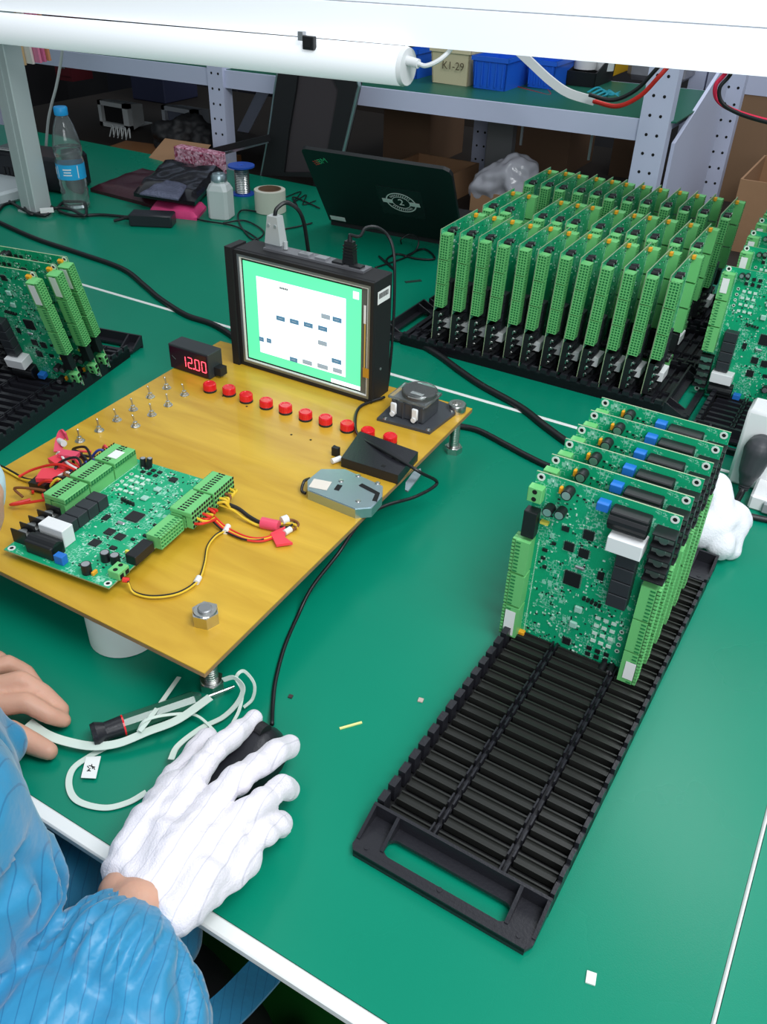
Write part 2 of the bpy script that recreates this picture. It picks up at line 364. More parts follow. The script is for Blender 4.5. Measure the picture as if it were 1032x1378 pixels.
for p in ((300, 533), (332, 547), (392, 585), (418, 592), (450, 600)):
    a = U(p[0], p[1], BZ); obj('drill_mark', MB().cyl((a.x, a.y, BZ), (a.x, a.y, BZ+.0003), .0016, n=8), M_dark, board, w=True)

# ------------------------------------------------------------------ circuit board (local: X right, Y up, Z off the component side)
def terminal(x0, x1, y0, y1, side, h=.0165):
    """pluggable terminal block; side -1: mouth to -X, +1: to +X"""
    mb = MB(); xi0, xi1 = (x0+.003, x1) if side < 0 else (x0, x1-.003)
    mb.box(x0+.001, x1-.001, y0+.0004, y1-.0004, .0018, h-.0012, 1)
    mb.box(xi0, xi1, y0, y1, .0016, h)
    e = x0 if side < 0 else x1; s = 1 if side < 0 else -1
    a, b = sorted((e, e+s*.0035))
    for k in range(4):
        z = .0016+(h-.0016-.0012)*k/3; mb.box(a, b, y0, y1, z, z+.0012)
    n = 9
    for k in range(n+1):
        y = y0+(y1-y0-.0009)*k/n; mb.box(a, b, y, y+.0009, .0016, h)
    # top ribs
    for k in range(n):
        y = y0+(y1-y0)*(k+.5)/n; m0 = (x0+x1)/2 - s*.000; c, d = sorted((m0, e+s*.0045)); mb.box(c, d, y-.0011, y+.0005, h, h+.0005, 1)
    return mb
def make_pcb(name, label, full=True, group=None, lying=False):
    t = thing(name, label, 'circuit board', group=group)
    def P(nm, mb, m, sm=False, label=None, kind=None): return obj(nm, mb, m, t, sm, label=label, kind=kind)
    P('bare_board', MB().box(0, .135, 0, .203, 0, .0016), M_pcb)
    if full:
        for x, y in ((.005, .198), (.129, .198), (.005, .004), (.130, .004)):
            mh = P('mounting_hole', MB().lathe([(.0021, .0016), (.0021, .0021), (.0040, .0021), (.0040, .0016)], (x, y, 0), 20), mat('hole_ring', (.75, .8, .76), .4))
            obj('hole_bore', MB().cyl((x, y, .0015), (x, y, .0019), .0022, n=14), M_dark, mh)
    for (y0, y1) in ((.091, .131), (.049, .089), (.007, .047)):
        tbl = P('terminal_block', terminal(-.009, .009, y0+.0005, y1-.0005, -1), [M_pgreen, M_pdark])
    for (y0, y1) in ((.090, .129), (.049, .088), (.008, .047)):
        tbr = P('terminal_block', terminal(.118, .136, y0, y1, 1), [M_pgreen, M_pdark])
    if full:
        obj('paper_sticker', MB().box(-.0050, .006, .010, .042, .0171, .0173), M_label, tbl)
        obj('paper_sticker', MB().box(.1225, .1325, .014, .036, .0171, .0173), M_label, tbr)
    mb = MB().box(-.003, .011, .174, .190, .0016, .011, b=.0006)
    for y in (.178, .186): mb.cyl((.004, y, .011), (.004, y, .0113), .0024, n=12, m=1)
    for y in (.178, .186): mb.box(-.0034, -.003, y-.0025, y+.0025, .003, .008, 1)
    P('power_terminal', mb, [M_pgreen, M_dark])
    P('left_relay', MB().box(-.003, .010, .134, .164, .0016, .013, b=.0006), M_ic)
    for k in range(4): P('relay', MB().box(.090, .109, .0925+k*.016, .1075+k*.016, .0016, .0165, b=.0007), mat('relay_black', (.030, .034, .040), .4))
    P('white_relay', MB().box(.080, .112, .1575, .1735, .0016, .023, b=.0007), M_white, label='white relay')
    mb = MB().box(.076, .111, .177, .196, .0016, .017, b=.001); mb.cyl((.076, .1865, .012), (.111, .1865, .012), .0078, n=14)
    P('supply_module', mb, M_ic)
    mb = MB().box(.116, .1355, .137, .188, .0016, .010)
    for k in range(5): mb.box(.116, .1358, .137+k*.0125, .1382+k*.0125, .0016, .0185)
    bs = P('barrier_strip', mb, M_ic)
    for k in range(4):
        s = MB().cyl((.126, .1438+k*.0125, .010), (.126, .1438+k*.0125, .0140), .0042, n=12); s.box(.1175, .1345, .1405+k*.0125, .1470+k*.0125, .010, .0115)
        obj('terminal_screw', s, M_steel, bs)
    def cap(x, y, r, h, lean=0, m=None):
        mb = MB().cyl((x, y, .0016), (x+lean*.3, y+lean, h), r, n=14); mb.cyl((x+lean*.3, y+lean, h), (x+lean*.3, y+lean, h+.0003), r*.8, n=14, m=1)
        P('capacitor', mb, [m or M_ic, M_solder], True)
    for a in ((.034, .194, .0052, .013), (.019, .169, .0050, .012), (.0305, .170, .0050, .012)): cap(*a)
    cap(.101, .008, .0036, .013, -.002); cap(.109, .009, .0036, .012, -.001)
    P('trimmer', MB().box(.062, .073, .189, .197, .0016, .012, b=.0004), M_blue, label='blue trimmer')
    P('tantalum', MB().box(.007, .015, .004, .010, .0016, .007, b=.0006), M_orange, label='orange capacitor')
    P('tantalum', MB().box(.0245, .0275, .189, .196, .0016, .006, b=.0005), M_orange, label='orange capacitor')
    if full:
        P('yellow_jumper', MB().box(.012, .020, .150, .153, .0016, .006), mat('jumper_yellow', (.8, .7, .1), .4))
        for (x, y, a) in ((.059, .153, .010), (.043, .133, .0095), (.058, .131, .0095), (.052, .097, .016), (.059, .018, .008)):
            mb = MB().box(x-a/2, x+a/2, y-a/2, y+a/2, .0019, .0034)
            k = max(3, int(a/.0016))
            for s in (-1, 1):
                for i in range(k):
                    u = -a/2+a*(i+.5)/k
                    mb.box(x+u-.0003, x+u+.0003, y+s*(a/2+.0006)-.0008, y+s*(a/2+.0006)+.0008, .0016, .0022, 1)
                    mb.box(x+s*(a/2+.0006)-.0008, x+s*(a/2+.0006)+.0008, y+u-.0003, y+u+.0003, .0016, .0022, 1)
            P('chip', mb, [M_ic, M_solder])
        for (x0, x1, y0, y1) in ((.075, .081, .108, .117), (.033, .040, .149, .154), (.026, .030, .129, .132), (.018, .023, .118, .121), (.018, .022, .108, .111), (.021, .025, .098, .101)):
            P('chip', MB().box(x0, x1, y0, y1, .0016, .0036), M_ic)
        P('crystal', MB().box(.052, .062, .1115, .1155, .0016, .0045, b=.001), M_solder)
        for (x, y) in ((.064, .064), (.062, .043)): P('inductor', MB().box(x-.004, x+.004, y-.004, y+.004, .0016, .0048, b=.001), mat('inductor_grey', (.35, .62, .52), .35))
        mb = MB()
        for x in (.066, .070, .074, .078, .082): mb.box(x, x+.0028, .079-(x-.066)*.12, .0815-(x-.066)*.12, .0016, .006)
        P('pin_header', mb, M_ic)
    # small surface-mounted bits, too many to pick apart singly
    rng = random.Random(3); sm = MB(); oc = [(-.01, .013, 0, .2), (.112, .14, 0, .2), (.085, .11, .08, .2), (.04, .064, .085, .108), (.06, .112, .17, .2)]
    n = 0
    while n < (300 if full else 70):
        x = rng.uniform(.013, .112); y = rng.uniform(.006, .198)
        if any(a-.002 < x < b+.002 and c-.002 < y < d+.002 for a, b, c, d in oc): continue
        x = round(x/.0021)*.0021; y = round(y/.0021)*.0021
        w_, h_ = rng.choice(((.0018, .001), (.001, .0018), (.0016, .0010), (.0026, .0016), (.0012, .0026)))
        sm.box(x-w_/2, x+w_/2, y-h_/2, y+h_/2, .0016, .0023, rng.choice((0, 0, 1, 1, 2))); n += 1
    for i in range(3):
        for j in range(4): sm.box(.082+i*.008, .087+i*.008, .030+j*.010, .0335+j*.010, .0016, .0028, 2)
    for i in range(3):
        for j in range(2): sm.box(.080+i*.009, .085+i*.009, .010+j*.008, .0145+j*.008, .0016, .0030, 0)
    for j in range(4):
        sm.lathe([(.0014, .0017), (.0014, .0024), (.0024, .0024), (.0024, .0017)], (.1095, .030+j*.0085, 0), 10, m=2)
    for (xx, y0, y1) in ((.0125, .008, .128), (.1165, .008, .125)):
        y = y0
        while y < y1: sm.box(xx, xx+.0009, y, y+.0009, .0016, .0019, 2); y += .0021
    P('surface_components', sm, [M_ic, mat('smd_tan', (.30, .62, .45), .4), mat('smd_white', (.62, .80, .70), .4)], kind='stuff')
    return t
def mount(o, xc, yc, org, lean=0, axis=(1, 0, 0)):
    m = basis(xc, yc, org)
    if lean: m = Matrix.Translation(org) @ Matrix.Rotation(lean, 4, axis) @ Matrix.Translation(-Vector(org)) @ m
    o.matrix_world = m
ORD = ['first', 'second', 'third', 'fourth', 'fifth', 'sixth', 'seventh', 'eighth', 'ninth', 'tenth', 'eleventh', 'twelfth']

proto = make_pcb('circuit_board', 'upright green circuit board frontmost in the near black rack, components fully in view', True, 'boards in the near rack')
mount(proto, (1, 0, 0), (0, 0, 1), (-.2055, .6545, .003))
for i in range(1, 6):
    o = dup(proto, 'upright green circuit board in the near black rack, %s from the front' % ORD[i])
    mount(o, (1, 0, 0), (0, 0, 1), (-.2055+.0006*i, .6545+.0348*i, .003), random.uniform(-.006, .006))
# lying board wired up on the plywood
lie = dup(proto, 'green circuit board lying flat on the yellow plywood with wired plugs', 'x'); del lie['group']
LA = math.radians(5.5); LC, LS = math.cos(LA), math.sin(LA)
LO = Vector((-.609+.0675*LC-.203*LS, .4165+.0675*LS+.203*LC, BZ+.009))
mount(lie, (-LC, -LS, 0), (LS, -LC, 0), LO)
# left rack, upside-down boards
ly = math.radians(11)
for i, (x, y) in enumerate(((-.974, .747), (-.974, .783), (-.986, .814))):
    o = dup(proto, 'green circuit board upside down in the left rack, %s' % ('nearest of the three', 'middle of the three', 'rearmost of the three')[i], 'boards in the left rack')
    cx, sx = math.cos(ly), math.sin(ly)
    mount(o, (-cx, -sx, 0), (0, 0, -1), (x, y, .206), .27, (cx, sx, 0))
# right rack
for i, (x, y) in enumerate(((-.184, 1.338), (-.181, 1.452), (-.188, 1.541), (-.190, 1.623), (-.190, 1.69))):
    o = dup(proto, 'upside-down green circuit board in the right-edge rack, %s from the front' % ORD[i], 'boards in the right rack')
    mount(o, (-1, 0, 0), (0, 0, -1), (x+.135, y, .206), -.03)
# three long rows seen edge-on
p2 = make_pcb('circuit_board', '', False)
first = True
rows = [(1.377, [-.610+.0335*i for i in range(12)], 'front row'), (1.538, [.013+q_ for q_ in (-.625, -.593, -.530, -.499, -.472, -.429, -.396, -.376+.006, -.337, -.300, -.266)], 'middle row'),
        (1.731, [.012+q_ for q_ in (-.627, -.595, -.566, -.531, -.499, -.470, -.437, -.404, -.368, -.335, -.302, -.263)], 'back row')]
for (yf, xs, rn) in rows:
    for i, x in enumerate(xs):
        lab = 'edge-on circuit board, %s from the left in the %s of the big block' % (ORD[i], rn)
        if first: o = p2; o['label'] = lab; first = False
        else: o = dup(p2, lab)
        o['group'] = 'edge-on boards, '+rn
        mount(o, (0, -1, 0), (0, 0, -1), (x, yf+random.uniform(-.004, .004), .206), .035+random.uniform(-.012, .012), (0, 1, 0))

# ------------------------------------------------------------------ black racks (local: X across .158, Y along .54, origin near-left)
def make_rack(label, full, group='black board racks'):
    t = thing('board_rack', label, 'rack', group=group)
    Wd, L = .158, .54; yb0, yb1 = .040, .500
    def handle(y0, y1, flip):
        # flat end with a slot; toward y0 when flip False
        c = .010
        A, B = (y0, y1) if not flip else (y1, y0)
        yy = lambda f: A+(B-A)*f
        ow = [(0+c, yy(0)), (Wd-c, yy(0)), (Wd, yy(.22)), (Wd, yy(1)), (0, yy(1)), (0, yy(.22))]
        n = 24; cx, hw, rr = Wd/2, .047, .0085; yc = yy(.46)
        inner = []
        for k in range(n):
            a = 2*PI*k/n; inner.append((cx+(hw if math.cos(a) > 0 else -hw)+rr*math.cos(a)*1.0, yc+rr*math.sin(a)))
        # outer with same count by ray-clamping
        outer = []
        for (x, y) in inner:
            dx, dy = x-cx, y-yc
            ylo, yhi = min(A, B), max(A, B)
            s = min((Wd/2)/abs(dx) if abs(dx) > 1e-6 else 1e9, ((yhi-yc) if dy > 0 else (yc-ylo))/abs(dy) if abs(dy) > 1e-6 else 1e9)
            outer.append((cx+dx*s, yc+dy*s))
        # add exact corners
        cor = [(0, min(A, B)), (Wd, min(A, B)), (Wd, max(A, B)), (0, max(A, B))]
        for (X, Y) in cor:
            j = min(range(n), key=lambda k: (outer[k][0]-X)**2+(outer[k][1]-Y)**2)
            X2 = X; Y2 = Y
            if abs(Y-A) < 1e-6: X2 = X+(.004 if X < cx else -.004)
            outer[j] = (X2, Y2)
        mb = MB().frame(outer, inner, .004, .0075)
        mb2 = MB()
        obj('handle_plate', mb, M_black, t)
        for k in range(n): pass
        e0, e1 = sorted((yy(0), yy(.09))); mb2.box(.004, Wd-.004, e0, e1, 0, .009)
        e0, e1 = sorted((yy(.93), yy(1.0))); mb2.box(0, Wd, e0, e1, 0, .022)
        e0, e1 = sorted((yy(.80), yy(.84)));
        obj('handle_lip', mb2, M_black, t)
        for x in (.0, .0225, Wd-.0255, Wd-.003):
            g = MB(); x1 = x+.003; h0 = yy(.28); h1 = yy(.95)
            vs = [(x, h0, .0075), (x1, h0, .0075), (x1, h1, .0075), (x, h1, .0075), (x, h0, .0085), (x1, h0, .0085), (x1, h1, .022), (x, h1, .022)]
            g.hexa(vs); obj('gusset', g, M_black, t)
        for x in (.012, Wd/2, Wd-.012):
            obj('moulding_spot', MB().cyl((x, yy(.2), .0075), (x, yy(.2), .0081), .0022, n=12), M_black, t)
    handle(0, yb0, False); handle(L, yb1, True)
    n = 27; pitch = (yb1-yb0)/n
    # toothed side rails
    for s, (x0, x1, xi) in enumerate(((0, .0035, .0065), (Wd-.0035, Wd, Wd-.006))):
        mb = MB().box(x0, x1, yb0, yb1, 0, .016)
        for k in range(n):
            y = yb0+k*pitch; mb.box(min(x0, xi if s == 0 else x0+.0015), max(x1, xi if s == 0 else x1), y+.0030, y+pitch-.0030, .004, .0225)
            mb.box(x0, x1, y, y+pitch, .0, .014)
        obj('toothed_rail', mb, M_black, t)
    cols = [(.0095, .0475), (.055, .1105), (.118, Wd-.0055)]
    for x in (.048, .111):
        mb = MB().box(x+.0008, x+.0052, yb0, yb1, 0, .006)
        for k in range(n):
            y = yb0+k*pitch; mb.box(x, x+.0015, y+.004, y+pitch-.002, 0, .0135); mb.box(x+.0045, x+.006, y+.004, y+pitch-.002, 0, .0135)
        obj('inner_rail', mb, M_black, t)
    obj('under_plate', MB().box(.003, Wd-.003, yb0, yb1, .0006, .0022), M_dark, t)
    if full:
        for (a, b) in cols:
            m0 = MB().box(a, b, .0018, pitch-.0052, .004, .0092); m0.box(a, b, .0018, .0034, .0092, .0115); m0.box(a, b, pitch-.0068, pitch-.0052, .0092, .0115)
            base = obj('slat', m0, mat('slat_black', (.020, .021, .019), .30), t)
            base.location = (0, yb0, 0)
            for k in range(1, n):
                c = base.copy(); COL.objects.link(c); c.parent = t; c.location = (0, yb0+k*pitch, 0)
    else:
        mb = MB()
        for (a, b) in cols:
            for k in range(n):
                y = yb0+k*pitch; mb.box(a, b, y+.0018, y+pitch-.0052, .004, .0092); mb.box(a, b, y+.0018, y+.0034, .0092, .0115)
        obj('slats', mb, M_black, t, kind='stuff')
    return t
r0 = make_rack('black plastic slotted board rack in front right, its near half empty', True)
r0.location = (-.2145, .345, 0); r0.rotation_euler.z = math.radians(-1.2)
r1 = make_rack('black slotted rack under the front row of edge-on boards', False)
def place(o, loc, rz): o.location = loc; o.rotation_euler = (0, 0, rz)
place(r1, (-.165, 1.224, 0), math.radians(90.0))
place(dup(r1, 'black slotted rack under the middle row of edge-on boards'), (-.158, 1.390, 0), math.radians(90))
place(dup(r1, 'black slotted rack under the back row of edge-on boards'), (-.158, 1.575, 0), math.radians(90))
rl = dup(r1, 'black slotted rack at the left edge holding three boards'); place(rl, (-1.068, .405, 0), math.radians(11.5))
place(dup(rl, 'black slotted rack beyond the rows, at the right edge of the picture'), (-.152, 1.160, 0), 0)
place(dup(rl, 'second black rack lying further left of the left-edge rack'), (-1.235, .37, 0), math.radians(11.5))
# ------------------------------------------------------------------ test screen on the plywood
YF = .903; YB = .950
scr = thing('test_monitor', 'open-frame touch screen standing on the plywood, lit with a green and white menu', 'monitor', (-.65, .925, BZ))
xl, xr, zb, zt = -.757, -.532, BZ, .238
obj('housing', MB().box(xl, xr, YF+.004, YB, zb, zt, b=.001), M_blackm, scr, w=True)
obj('side_flange', MB().box(xl-.012, xl-.0005, YF-.004, YF+.030, zb, zt+.002), M_blackm, scr, w=True)
fr = mat('bezel_steel', (.30, .33, .36), .35, metal=.7)
def vframe(x0, x1, z0, z1, t_, y0, y1):
    mb = MB(); mb.box(x0, x1, y0, y1, z0, z0+t_); mb.box(x0, x1, y0, y1, z1-t_, z1); mb.box(x0, x0+t_, y0, y1, z0+t_, z1-t_); mb.box(x1-t_, x1, y0, y1, z0+t_, z1-t_); return mb
obj('outer_bezel', vframe(xl, xr, zb+.001, zt-.001, .005, YF, YF+.004), M_blackm, scr, w=True)
obj('inner_bezel', vframe(xl+.005, xr-.005, zb+.006, zt-.006, .0035, YF+.0005, YF+.004), fr, scr, w=True)
obj('seal_strip', vframe(xl+.0085, xr-.0085, zb+.0095, zt-.0095, .0015, YF+.0012, YF+.004), M_label, scr, w=True)
gx0, gx1, gz0, gz1 = -.744, -.552, .079, .2235
M_sg = mat('screen_green', (.10, .72, .36), .2, emit=.85, ecol=(.12, .74, .38)); M_sw = mat('screen_white', (.9, .95, .95), .2, emit=.95, ecol=(.88, .98, 1))
M_sb = mat('screen_button', (.08, .20, .33), .3, emit=.45, ecol=(.09, .27, .45)); M_sb2 = mat('screen_button_grey', (.3, .38, .45), .3, emit=.4, ecol=(.40, .52, .62))
panel = obj('screen', MB().box(gx0, gx1, YF+.003, YF+.0042, gz0, gz1), M_sg, scr, w=True)
obj('glass_border', MB().box(gx1, xr-.010, YF+.003, YF+.0042, gz0-.004, gz1+.004), mat('fpc_grey', (.12, .13, .12), .4), scr, w=True)
def sq(px, py): return V(300+px/3.97, 320+py/3.97, YF)
def uibox(x0, z0, x1, z1, m, y=.0028, nm='menu_panel'):
    return obj(nm, MB().box(x0, x1, YF+y, YF+y+.0003, z0, z1), m, scr, w=True)
a, b = sq(180, 232), sq(655, 330); c, d = sq(190, 610), sq(640, 700)
uibox(-.722, .093, -.576, .206, M_sw)
uibox(-.565, .209, -.556, .219, M_sw, nm='menu_icon')
uibox(-.600, gz0, gx1, gz0+.006, M_sw)
for (px, py, wv, m) in ((302, 435, 62, M_sb), (375, 452, 62, M_sb), (450, 470, 62, M_sb), (527, 489, 62, M_sb), (543, 425, 60, M_sb2), (604, 442, 60, M_sb), (200, 545, 34, M_sb), (240, 553, 34, M_sb), (526, 567, 62, M_sb2),
                      (372, 655, 55, M_sb), (445, 670, 68, M_sb2), (527, 692, 74, M_sb2), (606, 714, 62, M_sb2), (601, 664, 66, M_sb)):
    p = sq(px, py); h = wv/3.97/1154*1.05*.92/1.0*.5
    hw = wv*.000118
    bt = uibox(p.x-hw, p.z-.0033, p.x+hw, p.z+.0033, m, .0024, 'menu_button')
    k = max(2, int(wv/13)); lm = MB()
    for j in range(k): lm.box(p.x-hw*.5+j*hw*1.0/k, p.x-hw*.5+j*hw*1.0/k+hw*.6/k, YF+.0022, YF+.0024, p.z-.0006, p.z+.0007)
    obj('button_caption', lm, M_sb2, bt, w=True)
p = sq(320, 275); lm = MB()
for j in range(5): lm.box(p.x-.007+j*.0028, p.x-.0052+j*.0028, YF+.0022, YF+.0026, p.z-.0015, p.z+.0012)
obj('title_caption', lm, mat('caption_dark', (.05, .08, .1), .4), scr, w=True)
obj('ribbon_lead', MB().box(xr-.0135, xr-.012, YF+.0002, YF+.001, .115, .180), mat('lead_gold', (.7, .45, .1), .4), scr, w=True)
obj('ribbon_patch', MB().box(xr-.0145, xr-.005, YF-.0004, YF, .103, .117), mat('kapton_amber', (.55, .28, .03), .3), scr, w=True)
obj('edge_label', MB().box(xr-.0145, xr-.011, YF-.0003, YF, .180, .205), M_label, scr, w=True)
lb = obj('barcode_label', MB().box(xr, xr+.0003, YF+.010, YB-.006, .205, .222), M_label, scr, w=True)
bm_ = MB(); yy = YF+.013
while yy < YB-.010:
    ww = random.choice((.0006, .001, .0014)); bm_.box(xr+.0003, xr+.0005, yy, yy+ww, .212, .219); yy += ww+.0008
obj('barcode_lines', bm_, M_dark, scr, w=True)
obj('side_screw', MB().cyl((xr, .925, .11), (xr+.0008, .925, .11), .002, n=10), M_screw, scr, w=True)
# ports on the top
obj('port_strip', MB().box(-.72, -.56, .922, .944, zt, zt+.003), mat('port_metal', (.25, .25, .27), .4, metal=.6), scr, w=True)
for k in range(4): obj('port', MB().box(-.665+k*.027, -.648+k*.027, .926, .938, zt+.003, zt+.0055), M_screw if k < 2 else M_ic, scr, w=True)
# serial plug with its grey hood
sp = V(390, 345, .932)
pl = thing('serial_plug', 'grey nine-pin serial plug standing on top of the test screen', 'plug', (-.706, .933, zt+.003))
obj('plug_shell', MB().box(-.720, -.692, .927, .939, zt+.003, zt+.009), M_screw, pl, w=True)
gy = mat('hood_grey', (.42, .45, .45), .45)
mb = MB(); mb.hexa([(-.719, .925, .247), (-.693, .925, .247), (-.693, .941, .247), (-.719, .941, .247), (-.714, .926, .284), (-.698, .926, .284), (-.698, .940, .284), (-.714, .940, .284)])
obj('hood', mb, gy, pl, w=True)
for x in (-.7115, -.7005): obj('hood_screw', MB().cyl((x, .9245, .272), (x, .926, .272), .0022, n=10), M_solder, pl, w=True)
obj('thumb_screw', MB().cyl((-.690, .933, .242), (-.690, .933, .252), .003, n=12), gy, pl, w=True)
obj('cable', MB().tube(spline([(-.706, .933, .283), (-.704, .936, .293), (-.697, .95, .298), (-.688, .968, .28), (-.69, .985, .23), (-.70, 1.02, .1), (-.73, 1.08, .03), (-.80, 1.20, .004), (-.86, 1.33, .003)]), .0028), M_rub, pl, w=True, smooth=True)
ub = thing('usb_plug', 'black usb plug standing in the top of the test screen', 'plug', (-.588, .934, zt+.0045))
obj('plug_body', MB().hexa([(-.597, .929, .2425), (-.579, .929, .2425), (-.579, .939, .2425), (-.597, .939, .2425), (-.594, .930, .272), (-.582, .930, .272), (-.582, .938, .272), (-.594, .938, .272)]), M_rub, ub, w=True)
mb = MB()
for k in range(5): mb.box(-.5955, -.5805, .9282, .9398, .249+k*.004, .2508+k*.004)
obj('grip_ribs', mb, M_rub, ub, w=True)
obj('strain_relief', MB().cyl((-.588, .934, .272), (-.588, .934, .281), .0035, .0022, n=10), M_rub, ub, w=True, smooth=True)
obj('cable', MB().tube(spline([(-.588, .934, .280)]+[tuple(V(px_, py_, y_)) for px_, py_, y_ in ((484, 318, .937), (492, 307, .945), (507, 306, .955), (521, 316, .965), (529, 335, .966), (531, 365, .962), (530, 420, .958), (526, 480, .956), (520, 528, .956))]), .0021), M_rub, ub, w=True, smooth=True)

# voltage meter
mt = thing('voltage_meter', 'small black panel meter with red digits 12.00 on the plywood corner', 'meter', (-.797, .845, BZ))
mx0, mx1, my = -.836, -.762, .838
obj('case', MB().box(mx0, mx1, my, my+.030, BZ, BZ+.038, b=.001), mat('meter_case', (.03, .035, .04), .5), mt, w=True)
obj('face', MB().box(mx0+.003, mx1-.003, my-.0012, my, BZ+.003, BZ+.035), mat('meter_lens', (.035, .006, .018), .15), mt, w=True)
M_seg = mat('led_red', (1, .05, .05), .4, emit=3.2, ecol=(1, .06, .10))
def digit(ch, x, z, h, w_, y):
    segs = {'0': 'abcdef', '1': 'bc', '2': 'abged'}[ch]; mb = MB(); t_ = .0011; q_ = {'a': (0, 1, 1, 0), 'd': (0, 0, 1, 0), 'g': (0, .5, 1, 0), 'b': (1, .5, 0, .5), 'c': (1, 0, 0, .5), 'f': (0, .5, 0, .5), 'e': (0, 0, 0, .5)}
    for s in segs:
        u, v, du, dv = q_[s]
        mb.box(x+u*w_-(t_/2 if dv else -.0004), x+(u+du)*w_+(t_/2 if dv else -.0004), y-.0004, y, z+v*h-(t_/2 if du else -.0004), z+(v+dv)*h+(t_/2 if du else -.0004))
    return mb
for i, ch in enumerate('1200'):
    obj('digit', digit(ch, -.8115+i*.0122+(0 if i < 2 else .001), BZ+.010, .0160, .0074, my-.0013), M_seg, mt, w=True)
obj('decimal_point', MB().box(-.7902, -.7883, my-.0018, my-.0012, BZ+.0095, BZ+.0116), M_seg, mt, w=True)
obj('scratch', MB().obox((-.826, my-.0014, BZ+.019), .008, .0003, .0006, tilt=Matrix.Rotation(.6, 3, 'Y')), M_screw, mt, w=True)
mb = MB()
for k, c in enumerate(((.4, .35, .3), (.1, .1, .1))): pass
obj('connector', MB().box(mx1-.0, mx1+.012, my+.010, my+.024, BZ+.004, BZ+.016), M_blackm, mt, w=True)
# red indicators
reds = [(282, 518), (308, 523), (331, 532), (358, 540), (384, 547), (411, 556), (438, 563), (467, 571), (495, 580), (525, 588)]
R0 = None
for i, (px, py) in enumerate(reds):
    p = U(px, py, BZ+.009); lab = 'round red push button on the plywood, %s in the row from the meter' % ORD[i]
    if R0 is None:
        R0 = thing('push_button', lab, 'button', (p.x, p.y, BZ), group='red push buttons in a row')
        obj('collar', MB().lathe([(.0092, 0), (.0092, .0022), (.0085, .003), (0, .003)], n=24), M_blackm, R0, smooth=True)
        mb = MB().lathe([(.0086, .0025), (.0086, .011), (.0078, .0122), (.006, .0122), (.0055, .0115), (0, .0115)], n=28)
        for k in range(18):
            a = 2*PI*k/18; mb.obox((.0087*math.cos(a), .0087*math.sin(a), .0068), .0008, .0012, .008, a)
        obj('red_cap', mb, M_red, R0)
    else:
        o = dup(R0, lab); o.location = (p.x, p.y, BZ); o.rotation_euler.z = random.uniform(0, 6)
# toggle switches
togs = [(224, 519), (248, 528), (202, 531), (226, 542), (179, 548), (204, 555), (157, 562), (182, 570), (133, 576), (107, 590)]
tl = ['rearmost in the left line', 'rearmost in the right line', 'second in the left line from the meter', 'second in the right line from the meter', 'third in the left line from the meter', 'third in the right line from the meter',
      'fourth in the left line from the meter', 'nearest in the right line', 'fifth in the left line from the meter', 'nearest in the left line, by the red wires']
T0 = None
for i, (px, py) in enumerate(togs):
    p = U(px, py, BZ+.004); lab = 'small chrome toggle switch on the plywood, '+tl[i]
    if T0 is None:
        T0 = thing('toggle_switch', lab, 'switch', (p.x, p.y, BZ), group='toggle switches')
        obj('washer', MB().lathe([(.0062, 0), (.0062, .0008), (.003, .0008)], n=20), M_steel, T0)
        mb = MB().prism(hexpoly(0, 0, .0046, .3), .0008, .0032); mb.cyl((0, 0, .003), (0, 0, .0065), .0029, n=14); obj('bushing', mb, M_steel, T0)
        mb = MB().cyl((0, 0, .006), (-.0022, .0005, .0155), .0009, .0014, n=10); mb.lathe([(0, -.0016), (.0016, 0), (0, .0016)], (-.0023, .0005, .0158), 10); obj('lever', mb, M_steel, T0, smooth=True)
    else:
        o = dup(T0, lab); o.location = (p.x, p.y, BZ); o.rotation_euler.z = random.uniform(-.5, .5)

# ------------------------------------------------------------------ pump on its plate, reader, lock
M_clear = mat('clear_acrylic', (.9, .95, .95), .08, trans=.92, ior=1.4)
M_gpl = mat('dark_grey_plate', (.055, .06, .07), .4)
pm = thing('coin_mechanism', 'dark grey device with clear round cover and white latches on a square plate', 'device', (-.462, .915, BZ), 0)
pa = [U(507, 566, BZ), U(578, 585, BZ), U(620, 553, BZ), U(548, 527, BZ)]
obj('base_plate', MB().prism([(p.x, p.y) for p in pa], BZ, BZ+.004), M_gpl, pm, w=True)
bx, by = -.466, .908
obj('body', MB().box(bx-.026, bx+.024, by-.022, by+.022, BZ+.004, BZ+.029, b=.002), M_gpl, pm, w=True)
mb = MB()
for x in (-.018, -.006, .006, .016): mb.box(bx+x-.001, bx+x+.001, by-.0245, by-.022, BZ+.004, BZ+.029)
obj('body_ribs', mb, M_gpl, pm, w=True)
mb = MB().lathe([(.024, 0), (.024, .006), (.0225, .0075), (.0, .0075)], (bx+.004, by+.002, BZ+.0335), 32); mb.box(bx-.030, bx+.028, by-.024, by+.022, BZ+.0295, BZ+.0335, b=.001)
obj('clear_cover', mb, M_clear, pm, w=True, smooth=True, label='clear round cover')
mb = MB().lathe([(.017, 0), (.017, .002), (.006, .003), (0, .003)], (bx+.004, by+.002, BZ+.0305), 24); mb.box(bx-.004, bx+.014, by-.010, by-.004, BZ+.0295, BZ+.035)
obj('rotor', mb, mat('rotor_grey', (.55, .57, .57), .35), pm, w=True)
for x in (-.020, .012):
    mb = MB().box(bx+x-.004, bx+x+.005, by-.0275, by-.0235, BZ+.009, BZ+.026, b=.0015); mb.cyl((bx+x, by-.029, BZ+.010), (bx+x, by-.023, BZ+.010), .0035, n=14)
    obj('white_latch', mb, M_white, pm, w=True, smooth=True, label='white latch')
